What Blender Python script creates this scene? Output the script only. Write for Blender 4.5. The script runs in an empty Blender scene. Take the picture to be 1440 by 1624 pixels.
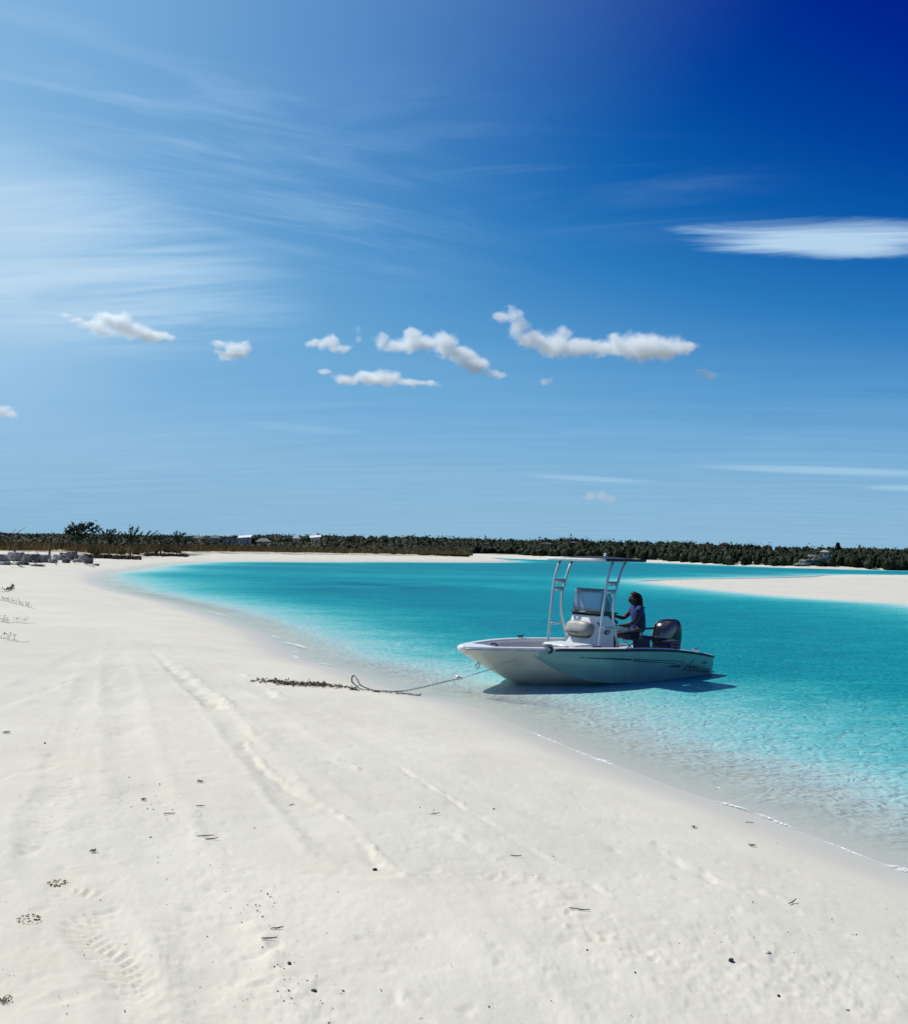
import bpy, bmesh, math, random
import numpy as np
from math import sin, cos, tan, atan, atan2, radians, degrees, pi, exp, hypot, sqrt
from mathutils import Vector, Matrix, noise as mnoise

random.seed(7)
rng = np.random.default_rng(11)
scene = bpy.context.scene
COL = scene.collection

# ------------------------------------------------------------------ camera
F_PX = 1500.0; CX, CY = 720.0, 812.0; EYE = 2.2     # pixels of the 1440 x 1624 photograph, metres
ROLL = 0.0227; PITCH = atan((870 - 812) / F_PX)
FW = np.array([0, cos(PITCH), sin(PITCH)]); _R0 = np.array([1., 0, 0]); _U0 = np.array([0, -sin(PITCH), cos(PITCH)])
RT = cos(ROLL) * _R0 + sin(ROLL) * _U0
UP = -sin(ROLL) * _R0 + cos(ROLL) * _U0
cam_d = bpy.data.cameras.new('camera'); cam = bpy.data.objects.new('camera', cam_d); COL.objects.link(cam)
m = Matrix(((RT[0], UP[0], -FW[0], 0), (RT[1], UP[1], -FW[1], 0), (RT[2], UP[2], -FW[2], EYE), (0, 0, 0, 1)))
cam.matrix_world = m
cam_d.sensor_fit = 'VERTICAL'; cam_d.sensor_height = 24.0; cam_d.lens = 24.0 * F_PX / 1624.0
cam_d.clip_start = 0.1; cam_d.clip_end = 20000
scene.camera = cam
scene.view_settings.view_transform = 'Standard'; scene.view_settings.look = 'None'
scene.view_settings.exposure = 0.0; scene.view_settings.gamma = 1.0
scene.view_settings.use_curve_mapping = False

def ray(px, py): return FW + RT * (px - CX) / F_PX - UP * (py - CY) / F_PX
def at_z(px, py, z=0.0):
    d = ray(px, py); t = (z - EYE) / d[2]; return np.array([d[0] * t, d[1] * t, z])
def at_d(px, py, dist):
    d = ray(px, py); t = dist / hypot(d[0], d[1]); return np.array([d[0] * t, d[1] * t, EYE + d[2] * t])
def horizon(px): return 870 + (px - 720) * 0.0227

# ------------------------------------------------------------------ sun and sky
SUN_AZ = radians(-57.0); SUN_EL = radians(52.0)
sun_dir = Vector((sin(SUN_AZ) * cos(SUN_EL), cos(SUN_AZ) * cos(SUN_EL), sin(SUN_EL)))
ld = bpy.data.lights.new('sun', 'SUN'); ld.energy = 4.3; ld.angle = radians(0.53); ld.color = (1.0, 0.975, 0.925)
sun = bpy.data.objects.new('sun', ld); COL.objects.link(sun)
sun.rotation_euler = sun_dir.to_track_quat('Z', 'Y').to_euler(); sun.location = (-30, 20, 60)

world = bpy.data.worlds.new('World'); scene.world = world; world.use_nodes = True
class NT:
    """small node-tree builder"""
    def __init__(s, nt): s.nt = nt; nt.nodes.clear()
    def n(s, typ, **kw):
        nd = s.nt.nodes.new(typ)
        for k, v in kw.items(): setattr(nd, k, v)
        return nd
    def l(s, a, b): s.nt.links.new(a, b)
    def put(s, sock, v):
        if isinstance(v, bpy.types.NodeSocket): s.l(v, sock)
        elif v is not None: sock.default_value = v
    def math(s, op, a, b=None, c=None, clamp=False):
        nd = s.n('ShaderNodeMath', operation=op, use_clamp=clamp)
        s.put(nd.inputs[0], a)
        if b is not None: s.put(nd.inputs[1], b)
        if c is not None: s.put(nd.inputs[2], c)
        return nd.outputs[0]
    def vmath(s, op, a, b=None, out=0):
        nd = s.n('ShaderNodeVectorMath', operation=op)
        s.put(nd.inputs[0], a)
        if b is not None: s.put(nd.inputs[1], b)
        return nd.outputs[out]
    def ramp(s, fac, stops, interp='LINEAR'):
        nd = s.n('ShaderNodeValToRGB'); cr = nd.color_ramp; cr.interpolation = interp
        while len(cr.elements) > 1: cr.elements.remove(cr.elements[-1])
        cr.elements[0].position = stops[0][0]; cr.elements[0].color = col4(stops[0][1])
        for p, c in stops[1:]:
            e = cr.elements.new(p); e.color = col4(c)
        s.put(nd.inputs[0], fac); return nd.outputs[0]
    def noise(s, vec, scale, detail=3, rough=0.5, dist=0.0, out=0):
        nd = s.n('ShaderNodeTexNoise'); nd.inputs['Scale'].default_value = scale
        nd.inputs['Detail'].default_value = detail; nd.inputs['Roughness'].default_value = rough
        nd.inputs['Distortion'].default_value = dist
        if vec is not None: s.l(vec, nd.inputs['Vector'])
        return nd.outputs[out]
    def mixc(s, fac, a, b, blend='MIX'):
        nd = s.n('ShaderNodeMix', data_type='RGBA', blend_type=blend)
        s.put(nd.inputs[0], fac); s.put(nd.inputs[6], col4(a) if isinstance(a, tuple) else a); s.put(nd.inputs[7], col4(b) if isinstance(b, tuple) else b)
        return nd.outputs[2]
    def smooth(s, v, a, b, lo=0.0, hi=1.0):
        nd = s.n('ShaderNodeMapRange', interpolation_type='SMOOTHSTEP')
        s.put(nd.inputs[0], v); nd.inputs[1].default_value = a; nd.inputs[2].default_value = b
        nd.inputs[3].default_value = lo; nd.inputs[4].default_value = hi
        return nd.outputs[0]
    def comb(s, x, y, z):
        nd = s.n('ShaderNodeCombineXYZ'); s.put(nd.inputs[0], x); s.put(nd.inputs[1], y); s.put(nd.inputs[2], z); return nd.outputs[0]
def col4(c):
    if isinstance(c, (int, float)): return (c, c, c, 1)
    return tuple(c) if len(c) == 4 else (*c, 1)
def srgb(r, g, b):
    f = lambda v: (v / 255 / 12.92) if v <= 10 else ((v / 255 + 0.055) / 1.055) ** 2.4
    return (f(r), f(g), f(b))

w = NT(world.node_tree)
sky = w.n('ShaderNodeTexSky', sky_type='NISHITA', sun_disc=False)
sky.sun_elevation = SUN_EL; sky.sun_rotation = SUN_AZ % (2 * pi)
sky.air_density = 1.0; sky.dust_density = 1.2; sky.ozone_density = 2.5; sky.altitude = 0
tc = w.n('ShaderNodeTexCoord'); D = w.vmath('NORMALIZE', tc.outputs['Generated'])
sep = w.n('ShaderNodeSeparateXYZ'); w.l(D, sep.inputs[0])
dx, dy, dz = sep.outputs
az = w.math('ARCTAN2', dx, dy)            # 0 ahead, + right (radians)
el = w.math('ARCSINE', dz)
sundot = w.vmath('DOT_PRODUCT', D, tuple(sun_dir), out=1)
# richer blue away from the sun, as a polarised clear tropical sky has
SKY_STRENGTH = 0.10
base = w.mixc(1.0, sky.outputs[0], (0.10, 0.10, 0.10), 'MULTIPLY')
sc_ = w.n('ShaderNodeSeparateColor'); w.l(base, sc_.inputs[0])
#SKYGRADE
skyc = w.ramp(sc_.outputs[1], [(0.0, (0, 0, 0.10)), (0.20, (0.0, 0.008, 0.20)), (0.225, (0.0, 0.020, 0.27)), (0.25, (0.0, 0.052, 0.33)), (0.285, (0.004, 0.115, 0.42)), (0.33, (0.025, 0.195, 0.51)),
                      (0.38, (0.075, 0.285, 0.59)), (0.45, (0.14, 0.38, 0.66)), (0.55, (0.19, 0.43, 0.70)), (0.75, (0.34, 0.56, 0.80)), (1.0, (0.8, 0.9, 1.0))])
skycol = w.mixc(w.smooth(el, 0.0, 0.16, 1.0, 0.0), skyc, (0.26, 0.475, 0.66))
# cirrus: streaks on a high flat layer, gathered in a few veils
inv = w.math('DIVIDE', 1.0, w.math('MAXIMUM', w.math('ADD', dz, 0.06), 0.03))
cu = w.math('MULTIPLY', dx, inv); cv = w.math('MULTIPLY', dy, inv)
def cirrus(ca, sa, sx, sy, scale, seed, detail=7, dist=0.6):
    u = w.math('ADD', w.math('MULTIPLY', cu, ca * sx), w.math('MULTIPLY', cv, sa * sx))
    v = w.math('ADD', w.math('MULTIPLY', cu, -sa * sy), w.math('MULTIPLY', cv, ca * sy))
    return w.noise(w.comb(u, v, seed), scale, detail, 0.58, dist)
def blob(px, py, rx, ry, slope=0.0):
    d = ray(px, py); a0 = atan2(d[0], d[1]); e0 = atan2(d[2], hypot(d[0], d[1]))
    a = w.math('SUBTRACT', az, a0); e = w.math('SUBTRACT', w.math('SUBTRACT', el, e0), w.math('MULTIPLY', a, slope - ROLL))
    a = w.math('DIVIDE', a, rx / F_PX); e = w.math('DIVIDE', e, ry / F_PX)
    return w.math('SUBTRACT', 1.0, w.math('SQRT', w.math('ADD', w.math('MULTIPLY', a, a), w.math('MULTIPLY', e, e))))   # 1 centre, 0 edge
n1 = cirrus(0.97, -0.22, 0.55, 2.6, 1.6, 3.1)
n2 = cirrus(0.90, 0.42, 0.8, 3.2, 2.6, 8.7)
n3 = cirrus(0.995, -0.1, 0.5, 2.6, 3.0, 1.4, 8, 0.8)
veil_left = w.math('MULTIPLY', w.smooth(blob(40, 390, 470, 165, -0.06), 0.0, 0.62), w.smooth(w.math('ADD', w.math('MULTIPLY', n1, .55), w.math('MULTIPLY', n3, .45)), 0.30, 0.70))
veil_left2 = w.math('MULTIPLY', w.smooth(blob(-160, 400, 460, 260), 0.0, 0.8), 0.40)
veil_top = w.math('MULTIPLY', w.smooth(blob(330, 240, 600, 190, -0.18), 0.0, 0.9), w.smooth(n2, 0.40, 0.78))
veil_mid = w.math('MULTIPLY', w.smooth(blob(820, 250, 500, 140, -0.16), 0.0, 0.9), w.smooth(n1, 0.42, 0.78))
lens = blob(1310, 385, 250, 34, -0.05)
lens = w.math('ADD', lens, w.math('MULTIPLY', w.math('SUBTRACT', n3, 0.5), 1.7)); lens = w.math('ADD', lens, w.math('MULTIPLY', w.math('SUBTRACT', n1, 0.5), 1.0))
lens = w.smooth(lens, 0.05, 0.95)
streak1 = w.math('MULTIPLY', w.smooth(blob(1300, 746, 220, 8, -0.02), 0.0, 0.7), 0.30)
streak2 = w.math('MULTIPLY', w.smooth(blob(930, 759, 130, 6, -0.02), 0.0, 0.7), 0.22)
streak3 = w.math('MULTIPLY', w.smooth(blob(1430, 774, 70, 6, 0), 0.0, 0.7), 0.22)
streak4 = w.math('MULTIPLY', w.smooth(blob(480, 679, 120, 10, -0.02), 0.0, 0.8), 0.10)
lowveil = w.math('MULTIPLY', w.smooth(el, 0.0, 0.28, 1.0, 0.0), w.smooth(n1, 0.35, 0.75, 0.0, 0.10))
cl = w.math('MULTIPLY', veil_left, 0.62)
def over(a, b): return w.math('SUBTRACT', 1.0, w.math('MULTIPLY', w.math('SUBTRACT', 1.0, a), w.math('SUBTRACT', 1.0, b)))
for v in (veil_left2, w.math('MULTIPLY', veil_top, 0.20), w.math('MULTIPLY', veil_mid, 0.13), w.math('MULTIPLY', lens, 0.72), streak1, streak2, streak3, streak4, lowveil):
    cl = over(cl, v)
veilglow = w.smooth(sundot, 0.50, 0.98, 0.0, 0.22)
cl = over(cl, veilglow)
white = w.mixc(w.smooth(el, 0.05, 0.5), (0.60, 0.75, 0.85), (0.56, 0.72, 0.90))
thin = w.mixc(cl, skycol, (0.26, 0.55, 0.86)); final = w.mixc(cl, thin, white)
bright = w.vmath('SCALE', final); bright.node.inputs['Scale'].default_value = 1 / SKY_STRENGTH
bg = w.n('ShaderNodeBackground'); w.l(bright, bg.inputs[0]); bg.inputs[1].default_value = SKY_STRENGTH
wo = w.n('ShaderNodeOutputWorld'); w.l(bg.outputs[0], wo.inputs[0])

# ------------------------------------------------------------------ helpers
def tag(o, label=None, cat=None, group=None, kind=None):
    if label: o['label'] = label
    if cat: o['category'] = cat
    if group: o['group'] = group
    if kind: o['kind'] = kind
    return o
def link(o, parent=None):
    COL.objects.link(o)
    if parent is not None: o.parent = parent
    return o
def empty(name, loc=(0, 0, 0), rz=0.0, parent=None):
    o = bpy.data.objects.new(name, None); o.location = loc; o.rotation_euler = (0, 0, rz); o.empty_display_size = 0.1
    return link(o, parent)
def from_bm(name, bm, mat, parent=None, smooth=True, loc=None):
    me = bpy.data.meshes.new(name); bm.normal_update(); bm.to_mesh(me); bm.free()
    if isinstance(mat, (list, tuple)):
        for x in mat: me.materials.append(x)
    elif mat: me.materials.append(mat)
    if smooth: me.polygons.foreach_set('use_smooth', [True] * len(me.polygons))
    o = bpy.data.objects.new(name, me)
    if loc is not None: o.location = loc
    return link(o, parent)
def sharp(o, ang=35):
    me = o.data
    me.polygons.foreach_set('use_smooth', [True] * len(me.polygons))
    bm = bmesh.new(); bm.from_mesh(me)
    for e in bm.edges:
        if len(e.link_faces) == 2 and e.calc_face_angle(0) > radians(ang): e.smooth = False
    bm.to_mesh(me); bm.free(); return o
def np_mesh(name, verts, faces, mat, parent=None, smooth=True, attrs=None):
    """verts (n,3), faces (k,4) or (k,3)"""
    verts = np.asarray(verts, np.float32); faces = np.asarray(faces, np.int32); k = faces.shape[1]
    me = bpy.data.meshes.new(name); me.vertices.add(len(verts)); me.vertices.foreach_set('co', verts.ravel())
    me.loops.add(faces.size); me.loops.foreach_set('vertex_index', faces.ravel())
    me.polygons.add(len(faces)); me.polygons.foreach_set('loop_start', np.arange(0, faces.size, k, dtype=np.int32))
    me.polygons.foreach_set('loop_total', np.full(len(faces), k, dtype=np.int32))
    if smooth: me.polygons.foreach_set('use_smooth', np.ones(len(faces), bool))
    for an, av in (attrs or {}).items():
        a = me.attributes.new(an, 'FLOAT', 'POINT'); a.data.foreach_set('value', np.asarray(av, np.float32))
    me.update(calc_edges=True); me.materials.append(mat)
    return link(bpy.data.objects.new(name, me), parent)

def new_mat(name):
    m = bpy.data.materials.new(name); m.use_nodes = True; t = NT(m.node_tree)
    return m, t
def pbr(name, color, rough=0.5, metal=0.0, var=0.08, scale=8.0, bump=0.0, bscale=60.0, spec=0.5, color2=None, coat=0.0, trans=0.0):
    m, t = new_mat(name)
    co = t.n('ShaderNodeTexCoord').outputs['Object']
    b = t.n('ShaderNodeBsdfPrincipled'); out = t.n('ShaderNodeOutputMaterial'); t.l(b.outputs[0], out.inputs[0])
    nz = t.noise(co, scale, 4, 0.6)
    c2 = color2 or tuple(max(0, v * (1 - var * 2.2)) for v in color)
    c1 = color if color2 else tuple(min(1, v * (1 + var)) for v in color)
    f = t.smooth(nz, 0.3, 0.7)
    t.l(t.mixc(f, c1, c2), b.inputs['Base Color'])
    t.put(b.inputs['Roughness'], t.smooth(nz, 0.25, 0.75, max(0.02, rough * 0.85), min(1, rough * 1.15)))
    b.inputs['Metallic'].default_value = metal; b.inputs['Specular IOR Level'].default_value = spec
    b.inputs['Coat Weight'].default_value = coat; b.inputs['Transmission Weight'].default_value = trans
    if bump:
        bn = t.n('ShaderNodeBump'); bn.inputs['Strength'].default_value = bump; bn.inputs['Distance'].default_value = 0.01
        t.l(t.noise(co, bscale, 3), bn.inputs['Height']); t.l(bn.outputs[0], b.inputs['Normal'])
    return m

def seg_dist(P, poly, closed=False):
    """unsigned distance of points P (n,2) to a polyline"""
    best = np.full(len(P), 1e18)
    A = poly; B = np.roll(poly, -1, 0)
    for i in range(len(A) if closed else len(A) - 1):
        a, b = A[i], B[i]; ab = b - a; L = ab @ ab + 1e-12
        t = np.clip(((P - a) @ ab) / L, 0, 1)
        d = P - a - t[:, None] * ab
        np.minimum(best, np.einsum('ij,ij->i', d, d), out=best)
    return np.sqrt(best)
def inside(P, poly):
    x, y = P[:, 0], P[:, 1]; r = np.zeros(len(P), bool); B = np.roll(poly, -1, 0)
    for (x1, y1), (x2, y2) in zip(poly, B):
        c = (y1 > y) != (y2 > y)
        with np.errstate(divide='ignore', invalid='ignore'):
            xi = (x2 - x1) * (y - y1) / (y2 - y1 + 1e-30) + x1
        r ^= c & (x < xi)
    return r
def sdist(P, poly):
    d = seg_dist(P, poly, True); return np.where(inside(P, poly), d, -d)
def ss(x, a, b):
    t = np.clip((x - a) / (b - a), 0, 1); return t * t * (3 - 2 * t)
_perm = rng.permutation(4096).astype(np.int64)
def _h(ix, iy):
    return _perm[(_perm[(ix & 4095)] + iy) & 4095]
_ang = rng.random(4096) * 2 * pi
_gx, _gy = np.cos(_ang), np.sin(_ang)
def perlin(x, y):
    ix = np.floor(x).astype(np.int64); iy = np.floor(y).astype(np.int64); fx = x - ix; fy = y - iy
    u = fx * fx * fx * (fx * (fx * 6 - 15) + 10); v = fy * fy * fy * (fy * (fy * 6 - 15) + 10)
    def g(a, b, dx_, dy_):
        h = _h(ix + a, iy + b); return _gx[h] * dx_ + _gy[h] * dy_
    n00 = g(0, 0, fx, fy); n10 = g(1, 0, fx - 1, fy); n01 = g(0, 1, fx, fy - 1); n11 = g(1, 1, fx - 1, fy - 1)
    return (n00 * (1 - u) + n10 * u) * (1 - v) + (n01 * (1 - u) + n11 * u) * v
def fbm(x, y, octv=4, gain=0.5):
    s = 0; a = 1.0
    for k in range(octv): s = s + a * perlin(x * 2 ** k + 17.3 * k, y * 2 ** k - 9.1 * k); a *= gain
    return s

# ------------------------------------------------------------------ the lie of the land
def zpts(pts, z=0.0): return [tuple(at_z(px, py, z)[:2]) for px, py in pts]
shore_near = zpts([(1440, 1385), (1330, 1342), (1250, 1312), (1150, 1278), (1060, 1246), (980, 1215), (910, 1188), (850, 1163), (800, 1143), (755, 1124),
                   (700, 1110), (650, 1101), (613, 1090), (584, 1079), (555, 1068), (520, 1058), (482, 1048), (450, 1032), (409, 1004), (360, 986), (300, 967), (270, 958), (240, 951),
                   (212, 945), (175, 936), (155, 928), (145, 921), (146, 915), (158, 910), (178, 906), (202, 904), (217, 901), (250, 896), (287, 893), (330, 891),
                   (400, 890.5), (500, 891), (600, 891), (700, 891.5), (760, 891.6), (797, 891), (812, 889.6), (800, 888), (770, 886), (745, 884.6), (720, 883.6), (705, 882.9)])
near_poly = np.array([(-3000, -3000), (400, -3000), (120, -400), (30, -60), (14, -14), (8.5, -1.5), (5.2, 3.2)] + shore_near +
                     [(-20, 330), (-300, 3000), (-3000, 3000)])
shore_far = zpts([(705, 882.7), (745, 883.8), (800, 885.4), (860, 887.6), (950, 890.0), (1035, 892.2), (1140, 896.0), (1244, 900.2), (1340, 903.0), (1440, 905.2), (1600, 909.0)])
far_poly = np.array(shore_far + [(200, 150), (420, 80), (900, -100), (3000, -800), (6000, -800), (6000, 6000), (-3000, 6000), (-300, 2990), (-22, 330)])
bar_poly = np.array(zpts([(1022, 921.5), (1060, 919.8), (1111, 918.6), (1210, 917.2), (1290, 915.4), (1315, 912.6), (1380, 912.2), (1440, 913.2), (1600, 918), (1850, 935),
                          (1850, 1010), (1650, 985), (1440, 957), (1380, 954), (1289, 948.5), (1187, 940), (1133, 934.5), (1067, 927.5)]))
dry_poly = np.array(zpts([(1290, 914.5), (1330, 912.9), (1440, 913.6), (1600, 919), (1800, 940), (1600, 931), (1440, 919.5), (1340, 917.6)]))
grass1 = np.array(zpts([(450, 926), (520, 922), (620, 920), (720, 926), (740, 936), (640, 942), (520, 940)]))
grass2 = np.array(zpts([(1040, 905), (1150, 903), (1290, 911), (1330, 916), (1250, 916.5), (1130, 911)]))
grass3 = np.array(zpts([(330, 915), (440, 906), (540, 915), (430, 925)]))

def beach(s):
    up = 0.55 * (1 - np.exp(-np.maximum(s, 0) / 3.3)) + 0.42 * ss(s, 6, 26) + 0.5 * ss(s, 60, 170)
    dd = np.maximum(-s, 0); dn = -1.35 * (1 - np.exp(-(dd / 7.2) ** 1.45)) - 0.012 * np.minimum(dd, 2)
    return np.where(s > 0, up, dn)
def macro(P):
    sn = sdist(P, near_poly); sf = sdist(P, far_poly); sb = sdist(P, bar_poly)
    hn = beach(sn)
    hf = np.where(sf > 0, 0.55 * (1 - np.exp(-np.maximum(sf, 0) / 2.5)) + 0.6 * ss(sf, 2, 20) + 2.0 * ss(sf, 10, 90), -1.5 * (1 - np.exp(np.minimum(sf, 0) / 16)))
    hb = np.where(sb > 0, 0.035 * (1 - np.exp(-np.maximum(sb, 0) / 1.5)), -1.2 * (1 - np.exp(np.minimum(sb, 0) / 10)))
    west = ss(P[:, 0] / np.maximum(P[:, 1], 1), 0.16, 0.24)          # the tip of the bar lies just under water
    hb = np.where(sb > 0, hb - 0.06 * (1 - west), hb)
    sd = sdist(P, dry_poly); hb = hb + 0.16 * ss(sd, 0, 1.6)
    far = ss(P[:, 1], 300, 700) * 1.6
    sm = 0.0
    return np.maximum(np.maximum(hn, hf), hb) + far * (sn > 60), sn

# tracks, ridges and prints pressed in the sand near the camera (traced on the beach at about 0.5 m)
def sp(pts, z=0.5): return np.array([at_z(px, py, z)[:2] for px, py in pts])
def smooth_line(pts, n=6):
    out = []
    P_ = [pts[0]] + list(pts) + [pts[-1]]
    for i in range(1, len(P_) - 2):
        p0, p1, p2, p3 = (np.array(q) for q in P_[i - 1:i + 3])
        for t in np.linspace(0, 1, n, endpoint=False):
            out.append(0.5 * ((2 * p1) + (-p0 + p2) * t + (2 * p0 - 5 * p1 + 4 * p2 - p3) * t * t + (-p0 + 3 * p1 - 3 * p2 + p3) * t ** 3))
    out.append(np.array(P_[-1])); return np.array(out)
BROAD = [  # (points, half width, depth)
    ([(190, 955), (172, 1000), (115, 1045), (50, 1080), (-40, 1120)], 0.26, 0.05),
    ([(215, 955), (190, 1010), (196, 1090), (212, 1190), (262, 1320), (330, 1450), (395, 1640)], 0.20, 0.050),
    ([(160, 990), (130, 1100), (100, 1200), (60, 1300), (90, 1390), (150, 1440), (195, 1510), (235, 1640)], 0.13, 0.022),
    ([(205, 940), (250, 1010), (330, 1090), (430, 1200), (520, 1300), (600, 1345)], 0.14, 0.045),
    ([(640, 1450), (740, 1520), (850, 1590), (960, 1640)], 0.22, 0.03),
    ([(250, 1000), (420, 1110), (600, 1230), (760, 1330), (900, 1450), (1100, 1640)], 0.20, 0.02),
    ([(240, 985), (380, 1060), (520, 1110), (760, 1210), (1000, 1290), (1300, 1400), (1500, 1470)], 0.16, 0.016),
]
RIDGE = [  # (points, half width, height)
    ([(215, 985), (262, 1035), (300, 1060), (352, 1110)], 0.10, 0.030),
    ([(385, 1150), (410, 1185), (450, 1215), (490, 1240), (530, 1262), (560, 1290), (590, 1320), (607, 1342)], 0.032, 0.020),
    ([(618, 1345), (650, 1362), (672, 1376)], 0.03, 0.014),
    ([(370, 1040), (410, 1062), (440, 1085)], 0.07, 0.022),
    ([(500, 1165), (540, 1182), (575, 1200)], 0.05, 0.018),
    ([(632, 1178), (668, 1200), (712, 1225), (745, 1245)], 0.022, 0.018),
    ([(745, 1245), (800, 1275), (850, 1305), (905, 1332), (960, 1366)], 0.022, 0.010),
    ([(706, 1282), (745, 1300), (782, 1322)], 0.04, 0.020),
    ([(1065, 1297), (1100, 1315), (1135, 1330), (1175, 1340)], 0.04, 0.022),
    ([(1180, 1335), (1225, 1350), (1260, 1364)], 0.03, 0.016),
    ([(1340, 1540), (1375, 1552), (1405, 1568), (1428, 1592)], 0.022, 0.014),
    ([(518, 1482), (528, 1500), (545, 1530)], 0.03, 0.018),
    ([(620, 1532), (640, 1555), (680, 1590), (700, 1615)], 0.028, 0.014),
    ([(60, 1090), (110, 1070), (160, 1060)], 0.08, 0.014),
    ([(320, 945), (345, 962), (420, 1010)], 0.12, 0.018),
]
TREAD = [  # tyre treads: (points, half width, pitch)
    ([(190, 1040), (140, 1090), (112, 1120), (90, 1170), (100, 1240), (75, 1290), (50, 1330)], 0.11, 0.10),
    ([(118, 1362), (104, 1392), (142, 1405), (160, 1425), (128, 1452), (150, 1480), (184, 1500), (205, 1530), (225, 1570), (232, 1640)], 0.085, 0.062),
    ([(205, 1090), (202, 1130), (208, 1180)], 0.10, 0.10),
]
PRINTS = [  # footprints and scuffs: px, py, length, width, direction, depth
    (1142, 1503, .26, .09, -0.9, .018), (1168, 1528, .20, .08, -0.6, .014), (1255, 1572, .26, .09, -1.0, .016), (690, 1275, .2, .1, .5, .012),
    (1215, 1512, .12, .1, 0, .012), (1105, 1412, .2, .1, -.3, .012), (1330, 1400, .18, .09, -.4, .012), (1275, 1412, .2, .1, .3, .012),
    (1190, 1342, .2, .1, .6, .018), (940, 1600, .22, .1, -.9, .012), (330, 1305, .2, .1, .4, .012), (880, 1352, .12, .07, 0, .01),
    (60, 1210, .3, .14, 1.2, .02), (110, 1560, .25, .1, .8, .012), (540, 1486, .16, .09, .2, .014), (1320, 1480, .22, .09, .1, .012),
    (1370, 1490, .2, .09, -.3, .012), (1160, 1472, .2, .09, .5, .010), (430, 1530, .2, .12, .2, .012), (505, 1590, .22, .12, 0, .014),
    (380, 1430, .15, .08, .3, .01), (260, 1540, .2, .1, 0, .008), (780, 1600, .2, .1, .6, .01), (650, 1450, .2, .09, .9, .008), (610, 1495, .18, .08, .4, .008),
]
for _ in range(230):   # many small scuffs along the wheel tracks
    t_ = rng.random(); c_ = rng.choice(3)
    q = [(230 + 300 * t_, 1230 + 370 * t_), (60 + 140 * t_, 1150 + 400 * t_), (650 + 560 * t_, 1260 + 300 * t_)][c_]
    PRINTS.append((q[0] + rng.normal(0, 38), q[1] + rng.normal(0, 14), .05 + .1 * rng.random(), .025 + .03 * rng.random(), rng.normal(0, .5), .008 + .014 * rng.random()))
ROUGH = [((290, 1300), .5, .2), ((400, 1470), .6, .25), ((480, 1580), .5, .3), ((1150, 1450), .8, .3), ((1330, 1500), .6, .3), ((330, 1370), .4, .2), ((110, 1140), .5, .3), ((430, 1390), .6, .2)]

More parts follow.
